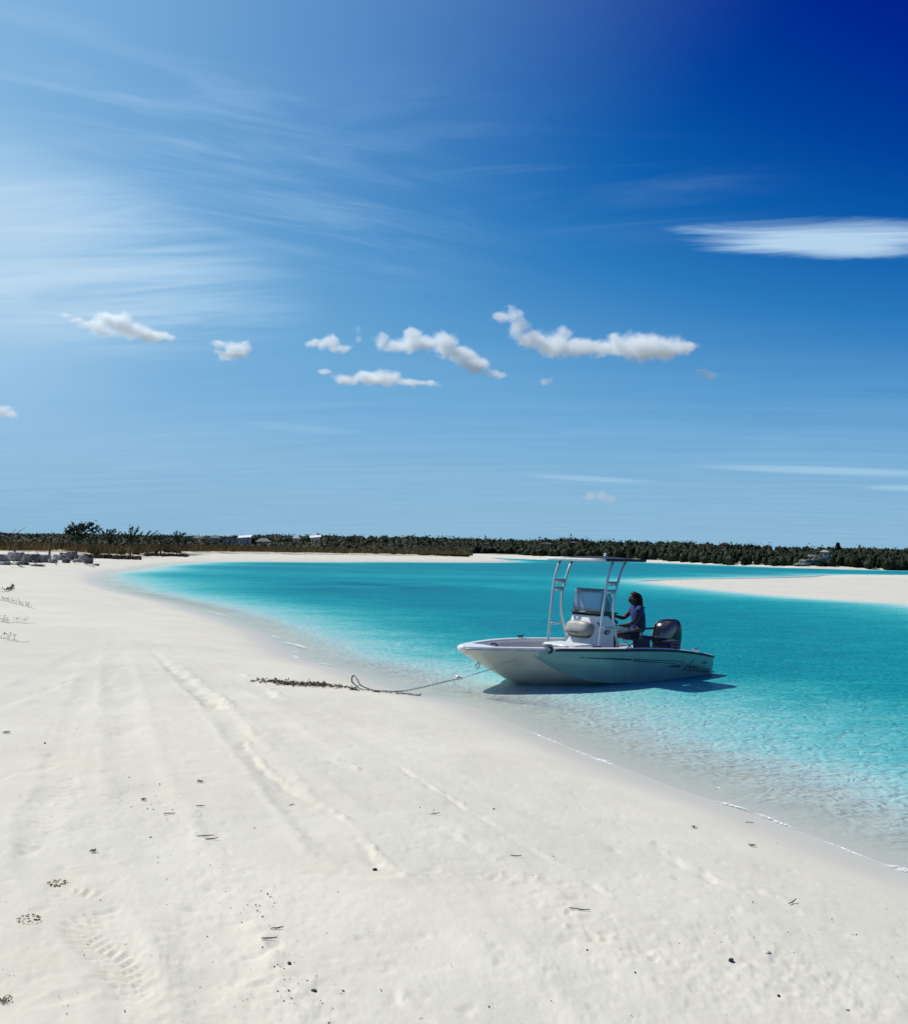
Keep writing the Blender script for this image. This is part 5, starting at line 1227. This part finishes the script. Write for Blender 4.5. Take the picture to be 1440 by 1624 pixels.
for s in (1, -1):
    hip = add((.03, s * .09, .53), .095, pel); kn = add((.42, s * .12, .52), .062, hip); ca = add((.46, s * .12, .34), .055, kn); an = add((.47, s * .12, .08), .036, ca); toe = add((.60, s * .13, .035), (.038, .025), an)
    sh = add((-.05, s * .16, 1.00), .060, chs)
    if s > 0: elb = add((.08, .25, .76), .042, sh); wr = add((.30, .16, .70), .028, elb); hd_ = Vector((.99, -.15, -.05))
    else: elb = add((.12, -.25, .80), .042, sh); wr = add((.38, -.14, .86), .028, elb); hd_ = Vector((.99, .15, .1))
    hd_.normalize(); palm = add(tuple(Vector(V_[wr]) + hd_ * .05), (.036, .018), wr); sidev = hd_.cross(Vector((0, 0, 1))).normalized()
    for q, (off, ln) in enumerate(((-.030, .060), (-.010, .072), (.010, .068), (.030, .054))):
        b0 = Vector(V_[palm]) + hd_ * .04 + sidev * off; k1 = add(tuple(b0), .0095, palm); k2 = add(tuple(b0 + hd_ * ln * .55 + Vector((0, 0, -.012))), .0085, k1); add(tuple(b0 + hd_ * ln * .8 + Vector((0, 0, -.038))), .007, k2)
    t0 = Vector(V_[wr]) + hd_ * .025 - sidev * s * -.035; k1 = add(tuple(t0), .011, palm); add(tuple(t0 + hd_ * .045 - sidev * s * -.012 + Vector((0, 0, -.012))), .009, k1)
body = skin_mesh('body', V_, E_, Rr, m_skin, person, 2, pel)
# head: face with nose, brow, lips, chin and ears, joined to the body mesh
bm = bmesh.new(); bmesh.ops.create_uvsphere(bm, u_segments=40, v_segments=28, radius=1)
for v in bm.verts:
    x, y, z = v.co; f = max(0, x)
    X_ = x * .098; Y_ = y * .076 * (1 - .28 * max(0, -z) ** 1.5); Z_ = z * .118
    g_ = lambda y0, z0, sy, sz: exp(-((y - y0) / sy) ** 2 - ((z - z0) / sz) ** 2) * (1 if x > 0 else 0)
    X_ += .026 * g_(0, -.18, .16, .20) + .010 * g_(0, .05, .14, .22) - .012 * (g_(.36, .06, .2, .14) + g_(-.36, .06, .2, .14)) + .006 * g_(0, .24, .6, .1) + .009 * g_(0, -.50, .30, .06) + .008 * g_(0, -.62, .26, .06) - .005 * g_(0, -.56, .3, .03) + .014 * g_(0, -.85, .4, .14)
    if abs(y) > .9: Y_ += (0.016 if y > 0 else -.016) * exp(-((x + .08) / .18) ** 2 - ((z + .05) / .25) ** 2)
    v.co = (X_, Y_, Z_)
for v in bm.verts: v.co = Matrix.Rotation(.16, 3, 'Y') @ v.co + Vector((.015, 0, 1.175))
mh = bpy.data.meshes.new('h'); bm.to_mesh(mh); bm.free()
bm = bmesh.new(); bm.from_mesh(body.data); bm.from_mesh(mh); bm.to_mesh(body.data); bm.free(); body.data.polygons.foreach_set('use_smooth', [True] * len(body.data.polygons))
rm = body.modifiers.new('join', 'REMESH'); rm.mode = 'VOXEL'; rm.voxel_size = .0055; rm.use_smooth_shade = True
dg = bpy.context.evaluated_depsgraph_get(); m2 = bpy.data.meshes.new_from_object(body.evaluated_get(dg)); body.modifiers.clear(); body.data = m2
if not m2.materials: m2.materials.append(m_skin)
# hair: long, falling down the back with a loose strand
bm = bmesh.new(); rows = []
for k, (cx_, rx_, ry_, z) in enumerate(((-.010, .02, .02, 1.305), (-.012, .070, .058, 1.290), (-.016, .098, .078, 1.255), (-.022, .108, .088, 1.205), (-.040, .098, .090, 1.15), (-.060, .080, .092, 1.09), (-.085, .062, .095, 1.03), (-.105, .045, .085, .96), (-.115, .03, .06, .89), (-.115, .012, .03, .85))):
    r = []
    for a in np.linspace(0, 2 * pi, 28, endpoint=False):
        ca_, sa_ = cos(a), sin(a); fx = rx_ * ca_
        if z < 1.24: fx = min(fx, .052 - (1.24 - z) * .22)       # open over the face
        r.append((cx_ + fx * 1.08 + .004 * sin(a * 9 + k), 1.15 * ry_ * sa_ * (1 + .03 * sin(a * 7)), z + .012 * ca_))
    rows.append(r)
R_ = add_loft(bm, rows, True); bm.faces.new(R_[0][::-1]); bm.faces.new(R_[-1])
tube_bm(bm, [(-.12, .04, 1.04), (-.16, .06, 1.02), (-.20, .07, 1.025)], [.012, .008, .002], 6); tube_bm(bm, [(-.11, -.03, 1.10), (-.15, -.02, 1.03), (-.19, 0, .98)], [.014, .01, .003], 6)
from_bm('hair', bm, m_hair, person)
bm = bmesh.new()
for s in (1, -1): bmesh.ops.create_uvsphere(bm, u_segments=14, v_segments=8, radius=1, matrix=Matrix.Translation((.103, s * .033, 1.175)) @ Matrix.Diagonal((.010, .028, .021, 1))); tube_bm(bm, [(.10, s * .055, 1.18), (.06, s * .076, 1.185), (0, s * .082, 1.18)], .003, 5)
tube_bm(bm, [(.112, -.012, 1.18), (.112, .012, 1.18)], .003, 5); from_bm('sunglasses', bm, m_shade, person)
# shirt with short sleeves
SV = [(-.06, 0, .54), (-.075, 0, .72), (-.07, 0, .88), (-.05, 0, .99), (-.045, 0, 1.045)]; SR = [(.182, .155), (.158, .135), (.172, .140), (.155, .122), (.075, .065)]; SE = [(0, 1), (1, 2), (2, 3), (3, 4)]
for s in (1, -1):
    i = len(SV); SV += [(-.05, s * .165, 1.00), ((.02), s * .215, .895)]; SR += [.080, .068]; SE += [(3, i), (i, i + 1)]
skin_mesh('shirt', SV, SE, SR, m_shirt, person, 2, 0)
SV = [(-.06, 0, .53)]; SR = [(.17, .115)]; SE = []
for s in (1, -1):
    i = len(SV); SV += [(.04, s * .095, .53), (.32, s * .118, .525)]; SR += [.112, .088]; SE += [(0, i), (i, i + 1)]
skin_mesh('shorts', SV, SE, SR, m_short, person, 2, 0)
tag(person, 'person with long dark hair, sunglasses and blue T-shirt seated behind the console', 'person')

# ------------------------------------------------------------------ anchor line and chain
line = empty('anchor_line', tuple(at_z(640, 1096, .03)))
Lo = Vector(line.location)
cl_w = BM @ Vector((3.95, sec(3.95)[3] - .02, sec(3.95)[4] + .04)); d_cl = hypot(cl_w.x, cl_w.y)
end = at_z(640, 1096.5, 0.03); d_en = hypot(end[0], end[1])
def between(px, py, t_): return Vector(at_d(px, py, d_cl + (d_en - d_cl) * t_))
rope_pts = [cl_w, BM @ Vector((3.98, sec(3.98)[3] + .035, sec(3.98)[4] - .01))]
_rp = [(838, 1040, .06), (800, 1053.5, .22), (775, 1062.5, .36), (750, 1070, .5), (728, 1076.5, .6)]
rope_pts += [between(*q) for q in _rp]
m_rope = bpy.data.materials['white_rope']
bm = bmesh.new(); tube_bm(bm, [p - Lo for p in rope_pts], .0065, 7); from_bm('rope', bm, m_rope, line)
bm = bmesh.new()
for k in range(5):
    a = k * 1.3; c_ = BM @ Vector((3.93 + .012 * k, 0, 0)); g3 = sec(3.93); loop = [BM @ Vector((3.93 + .012 * k + .03 * (1 - cos(b)) * .3, g3[3] - .05 + .085 * cos(b) * .9, g3[4] - .015 + .065 * sin(b))) - Lo for b in np.linspace(0, 2 * pi, 13)]
    tube_bm(bm, loop, .009, 6)
from_bm('knot', bm, pbr('dark_green_rope', (.03, .06, .05), .8), line)
ch_px = [(728, 1076.5, .60), (715, 1079, .66), (700, 1082.5, .74), (680, 1087.5, .84), (660, 1092, .93), (640, 1096, 1.0)]
cp = [between(*q) for q in ch_px]
grd = lambda px, py: Vector(at_z(px, py, max(.0, height_at(*at_z(px, py, .08)[:2])) + .02))
cp += [grd(px, py) for px, py in ((625, 1096.5), (610, 1096), (595, 1095), (582, 1091.5), (572, 1086.5), (564, 1084), (559, 1085), (558, 1089), (563, 1092.5), (574, 1093.5), (586, 1094.5))]
cp[14] = cp[14] + Vector((0, 0, .06)); cp[11] += Vector((0, 0, .10)); cp[12] += Vector((0, 0, .12)); cp[13] += Vector((0, 0, .08))
def resamp3(P_, step):
    P_ = smooth_line([np.array(p) for p in P_], 8); d = np.r_[0, np.cumsum(np.linalg.norm(np.diff(P_, axis=0), axis=1))]; n = int(d[-1] / step); return [Vector([np.interp(s_, d, P_[:, k]) for k in range(3)]) for s_ in np.linspace(0, d[-1], n)]
cps = resamp3(cp, .034)
m_chain = pbr('rusty_dark_chain', (.030, .026, .022), .6, .3, var=.3)
bm = bmesh.new(); tube_bm(bm, [( -.018, 0, 0.008), (0, 0, .013), (.018, 0, .008), (.026, 0, 0), (.018, 0, -.008), (0, 0, -.013), (-.018, 0, -.008), (-.026, 0, 0), (-.018, 0, .008)], .0048, 5); ch0 = None
bmesh.ops.scale(bm, vec=(.8, .8, .8), verts=bm.verts[:]); chme = from_bm('chain_link', bm, m_chain, line)
n_l = 0
for i, (a, b) in enumerate(zip(cps, cps[1:])):
    o = chme if i == 0 else chme.copy()
    if i: COL.objects.link(o); o.parent = line
    d_ = (b - a).normalized(); q = d_.to_track_quat('X', 'Z'); o.rotation_mode = 'QUATERNION'; from mathutils import Quaternion
    o.rotation_quaternion = q @ Quaternion((1, 0, 0), (i % 2) * pi / 2 + .3); o.location = (a + b) / 2 - Lo; n_l += 1
bm = bmesh.new(); tube_bm(bm, [cps[0] - Lo + Vector((-.05, 0, .03)), cps[0] - Lo + Vector((.05, 0, .0))], .02, 8); from_bm('shackle', bm, m_steel, line)
tag(line, 'pale rope and dark chain from the boat to the beach, looped on the sand', 'anchor line')

# ------------------------------------------------------------------ seaweed, sticks, shells
m_weed = leaf_mat('dried_seaweed', (0.050, 0.040, 0.024), (0.20, 0.165, 0.10)); m_weed_g = leaf_mat('greenish_seaweed', (0.10, 0.09, 0.035), (0.26, 0.23, 0.12))
fo = Foliage()
def gpt(px, py): return gpts(px, py)[0]
_px = 398 + 170 * rng.random(620) ** .9; _py = np.interp(_px, [398, 430, 470, 520, 568], [1079.5, 1080.5, 1083.5, 1086, 1093]) + rng.normal(0, 1.5, 620)
for px, g_ in zip(_px, gpts(_px, _py)):
    if rng.random() < .35 + .65 * (425 < px < 520): fo.cards(g_ + rng.normal(0, .012, (3, 3)) * (1, 1, .3) + (0, 0, .012), np.full(3, .010 + .010 * rng.random()), np.clip(rng.normal(.5, .3, 3), 0, 1), .2, 2.4)
for k in range(90):
    px = rng.uniform(590, 668); py = np.interp(px, [590, 668], [1094.5, 1100.5]) + rng.normal(0, .6); g_ = gpt(px, py); fo.cards(g_[None] + (0, 0, .01), np.full(1, .018), np.array([.2]), .2, 2.2)
tag(fo.build('seaweed_line', m_weed), 'broken line of dried seaweed on the sand left of the chain', 'seaweed', kind='stuff')
# seaweed clumps: (px, py, size m, label, green)
CL2 = [(92, 1400, .10, 'largest clump of olive seaweed, beside the tyre tread at the lower left', 1), (46, 1462, .10, 'long olive seaweed clump near the left edge, low in the picture', 1), (149, 1351, .06, 'small olive seaweed clump at the head of the tyre tread', 1),
       (318, 1239, .07, 'dark curled seaweed, upper one of the left-centre sand', 0), (10, 1163, .09, 'faint seaweed tuft by the left edge halfway down', 0), (8, 1590, .06, 'seaweed scrap in the bottom left corner', 0), (1100, 1314, .05, 'dark leaf-like weed on the damp ridge at the right', 0),
       (228, 1267, .05, 'weed crumbs among scuffed sand right of the tyre tracks', 0), (1192, 1342, .06, 'weed caught in a scuff beside the damp sand edge', 0)]
for i, (px, py, sz, lab, gr) in enumerate(CL2):
    g_ = gpt(px, py); f_ = Foliage(); n_ = int(60 * sz / .1) + 14
    a_ = rng.random(n_) * 2 * pi; ring = gr and sz > .09; r_ = .5 * (sz * (.8 + .25 * rng.random(n_)) if ring else sz * rng.random(n_))
    f_.cards(np.column_stack([r_ * np.cos(a_) * 1.0, r_ * np.sin(a_) * .75, .006 + .010 * rng.random(n_)]), np.full(n_, .0058), np.clip(rng.normal(.6, .3, n_), 0, 1), 0, 2.2)
    o = f_.build('seaweed_clump', m_weed_g if gr else m_weed); o.location = g_; tag(o, lab, 'seaweed', 'scraps of seaweed on the sand')
m_stick = pbr('dark_wet_stick', (.040, .034, .026), .8, bump=.4)
ST = [(269, 1290, 16, .15, 'short dark stick among the scuffs right of the tyre tracks'), (326, 1327, 24, .1, 'long thin stick, upper of a pair at the left-centre'), (336, 1333, 18, .25, 'lower stick of the pair at the left-centre'),
      (318, 1280, 13, 0, 'short straight twig below the curled dark seaweed'), (440, 1473, 18, .2, 'dark tapering stick low in the picture, above two fainter ones'), (427, 1491, 22, .12, 'thin straight stick just under the dark tapering one'),
      (690, 1293, 16, .35, 'dark twig above centre, beside small parallel scratches'), (818, 1360, 17, 0, 'pale thin twig right of centre'), (1257, 1435, 20, .5, 'bent black twig low on the right'), (1188, 1303, 12, -.1, 'dark sliver lying on the wet sand near the water'),
      (463, 1273, 8, .4, 'stubby twig between the ridge and the curled weed'), (920, 1446, 30, -.1, 'faint crooked twig low, right of centre')]
for i, (px, py, lpx, an, lab) in enumerate(ST):
    g_ = gpt(px, py); dd = hypot(g_[0], g_[1], EYE - g_[2]); L_ = lpx / F_PX * dd; n_ = 6; bm = bmesh.new(); bend = .25 if 'bent' in lab or 'crooked' in lab else .06
    pts = [((k / (n_ - 1) - .5) * L_ * cos(an), ((k / (n_ - 1) - .5) * L_ * sin(an) * 2 + bend * L_ * abs(k / (n_ - 1) - .5)), .006 + .004 * rng.random()) for k in range(n_)]
    tube_bm(bm, pts, [.0014 + .0019 * sin(pi * (k + .6) / n_) for k in range(n_)], 6); o = from_bm('twig', bm, m_stick, None, True, tuple(g_)); tag(o, lab, 'twig', 'twigs on the sand')
m_stone = pbr('black_pebble', (.018, .018, .018), .6); m_shell = pbr('white_shell', (.62, .60, .56), .4, var=.12, scale=40)
PB = [(595, 1376, 12, 0, 'lone black curved pebble in the middle of the sand, below the ridge'), (459, 1531, 11, 0, 'black stone at the top of a scuffed patch near the bottom'), (498, 1572, 13, 0, 'black stone lowest in the picture left of centre'), (783, 1284, 6, 0, 'small dark pebble beside the long thin ridge'),
      (1159, 1526, 13, 0, 'dark-shadowed shell fragment at the end of a footprint'), (1217, 1513, 14, 1, 'whitish shell with dark underside, low on the right'), (1234, 1580, 7, 0, 'small black pebble low on the right'), (1007, 1543, 5, 0, 'tiny dark pebble between two scuffs, bottom right'),
      (239, 1325, 6, 1, 'small white shell at the left, clear of the scuffs'), (205, 1231, 5, 1, 'small white shell beside the broad wheel rut'), (931, 1505, 5, 0, 'dark speck of stone low in the centre right'), (72, 1179, 6, 0, 'dark pebble at the left above the tyre tread')]
for i, (px, py, wpx, wh, lab) in enumerate(PB):
    g_ = gpt(px, py); dd = hypot(g_[0], g_[1], EYE - g_[2]); W_ = .62 * wpx / F_PX * dd; bm = bmesh.new(); bmesh.ops.create_icosphere(bm, subdivisions=3, radius=1)
    for v in bm.verts:
        k_ = 1 + .25 * mnoise.noise(v.co * 1.5 + Vector((i * 5, 0, 0))); v.co = Vector((v.co.x * W_ * .5, v.co.y * W_ * .38, v.co.z * W_ * .30 + .004)) * k_
    o = from_bm('shell' if wh else 'pebble', bm, m_shell if wh else m_stone, None, True, tuple(g_)); o.rotation_euler = (0, 0, rng.random() * 3); tag(o, lab, 'shell' if wh else 'pebble', 'pebbles and shells on the sand')
# crumbs too small to pick apart
fo = Foliage()
_c = np.column_stack([rng.uniform(0, 1440, 330), 1150 + 474 * rng.random(330) ** .8]); _c = _c[~((_c[:, 0] > 700) & (_c[:, 1] < 1000 + (_c[:, 0] - 400) * .40))]
for g_ in gpts(_c[:, 0], _c[:, 1]):
    s_ = .0022 + .0045 * rng.random() ** 3; n_ = 1 + int(rng.random() * 2)
    fo.cards(g_ + np.column_stack([rng.normal(0, .008, n_), rng.normal(0, .006, n_), np.full(n_, .004)]), np.full(n_, s_), np.clip(rng.normal(.3, .3, n_), 0, 1), .1, 1.8)
for (cx_, cy_, n0, sx_, sy_) in ((235, 1270, 70, 30, 14), (270, 1295, 50, 25, 12), (400, 1440, 80, 45, 30), (490, 1585, 70, 50, 18), (1290, 1485, 60, 60, 16), (1140, 1460, 30, 60, 30), (450, 1530, 40, 20, 16), (330, 1380, 50, 40, 20), (100, 1180, 40, 60, 20), (690, 1285, 30, 14, 14)):
    for g_ in gpts(rng.normal(cx_, sx_, n0 // 2), rng.normal(cy_, sy_, n0 // 2)):
        fo.cards(g_[None] + (0, 0, .003), np.array([.0025 + .006 * rng.random() ** 2]), np.clip(rng.normal(.25, .3, 1), 0, 1), .1, 2.0)
tag(fo.build('beach_crumbs', m_weed), 'tiny dark crumbs of weed and shell strewn over the sand', 'beach debris', kind='stuff')
# trailing beach vines at the left edge
m_vine = pbr('grey_brown_vine', (.30, .26, .20), .85); m_vleaf = leaf_mat('vine_leaves', (.07, .085, .035), (.17, .18, .08))
VN = [([(-40, 984), (0, 986), (12, 988), (26, 988), (58, 990)], 'nearest vine runner at the left edge with upright shoots and a long bare tip', 8), ([(-40, 950), (0, 952), (20, 957), (40, 961), (58, 967)], 'dark middle vine runner with drooping leaves at the left edge', 12),
      ([(-40, 936), (0, 939), (14, 938), (24, 932)], 'leafy green vine tuft furthest up the left edge', 10), ([(-40, 1006), (0, 1012), (16, 1016), (28, 1018), (48, 1020)], 'lowest thin vine runner at the left edge', 5)]
for pts, lab, nsh in VN:
    G = [gpt(px, py) + (0, 0, .012) for px, py in pts]; root = empty('beach_vine', tuple(G[0])); G = [g_ - G[0] for g_ in G]; P_ = resamp3(G, .05); bm = bmesh.new(); tube_bm(bm, [p + Vector((0, 0, .012 * sin(i))) for i, p in enumerate(P_)], .006, 5, .5)
    f_ = Foliage()
    for j in range(nsh * 3):
        p = P_[int(len(P_) * (j + .5) / (nsh * 3) * .85)]; hh_ = .05 + .07 * rng.random(); q = p + Vector((rng.normal(0, .03), rng.normal(0, .03), hh_)); tube_bm(bm, [p, (p + q) / 2 + Vector((rng.normal(0, .008), 0, 0)), q], .003, 4, .4)
        f_.cards(np.array(q) + rng.normal(0, .02, (3, 3)), np.full(3, .018 if 'leafy' not in lab else .045), np.clip(rng.normal(.5, .2, 3), 0, 1), .8, 1.8)
    from_bm('stem', bm, m_vine, root); f_.build('foliage', m_vleaf, root); tag(root, lab, 'vine', 'beach vines at the left edge')

# ------------------------------------------------------------------ thin swash foam along the waterline
m_foam, t = new_mat('swash_foam'); pos = t.n('ShaderNodeNewGeometry').outputs['Position']; df = t.n('ShaderNodeBsdfDiffuse'); df.inputs[0].default_value = (.82, .84, .84, 1); tr = t.n('ShaderNodeBsdfTransparent')
fa = t.n('ShaderNodeAttribute', attribute_name='edge').outputs['Fac']
al = t.math('MULTIPLY', fa, t.smooth(t.noise(pos, 26, 3, .7), .40, .58)); mx = t.n('ShaderNodeMixShader'); t.l(al, mx.inputs[0]); t.l(tr.outputs[0], mx.inputs[1]); t.l(df.outputs[0], mx.inputs[2]); o_ = t.n('ShaderNodeOutputMaterial'); t.l(mx.outputs[0], o_.inputs[0])
fv, ff_q, fe = [], [], []; nfo = 0
FO = [([(900, 1187), (925, 1198), (955, 1208), (985, 1220)], .035), ([(838, 1160), (870, 1174), (900, 1186)], .014), ([(1130, 1271), (1160, 1279), (1192, 1287)], .022), ([(1195, 1290), (1235, 1306), (1270, 1318)], .022), ([(1395, 1372), (1430, 1381), (1475, 1394)], .035), ([(780, 1139), (810, 1152), (840, 1162)], .010),
      ([(445, 1018), (470, 1023), (488, 1030)], .05), ([(462, 1040), (478, 1046)], .04), ([(505, 1052), (530, 1056)], .03), ([(1285, 1330), (1340, 1348), (1395, 1370)], .008), ([(430, 1008), (446, 1014)], .03), ([(322, 967), (350, 975), (372, 981)], .03)]
for pts, wd in FO:
    P_ = resamp3([np.array(at_z(px, py, .0)) for px, py in pts], .03); n_ = len(P_)
    for i, p in enumerate(P_):
        tn = (P_[min(i + 1, n_ - 1)] - P_[max(i - 1, 0)]).normalized(); sd = Vector((-tn.y, tn.x, 0)); e = min(1, min(i, n_ - 1 - i) / (n_ * .25 + 1)); wv_ = wd * (.5 + .5 * e) * (1 + .4 * sin(i * .7)); j_ = .012 * sin(i * .35)
        for q in (-1.6, -.5, .5, 1.6): fv.append(tuple(p + sd * (wv_ * q + j_) + Vector((0, 0, .012 if abs(q) < 1 else .007)))); fe.append(e if abs(q) < 1 else 0)
        if i:
            b_i = nfo + i * 4
            for q in range(3): ff_q.append((b_i - 4 + q, b_i - 3 + q, b_i + 1 + q, b_i + q))
    nfo += n_ * 4
tag(np_mesh('swash_foam', fv, ff_q, m_foam, attrs={'edge': fe}), 'thin broken lines of white foam at the water edge', 'foam', kind='stuff')
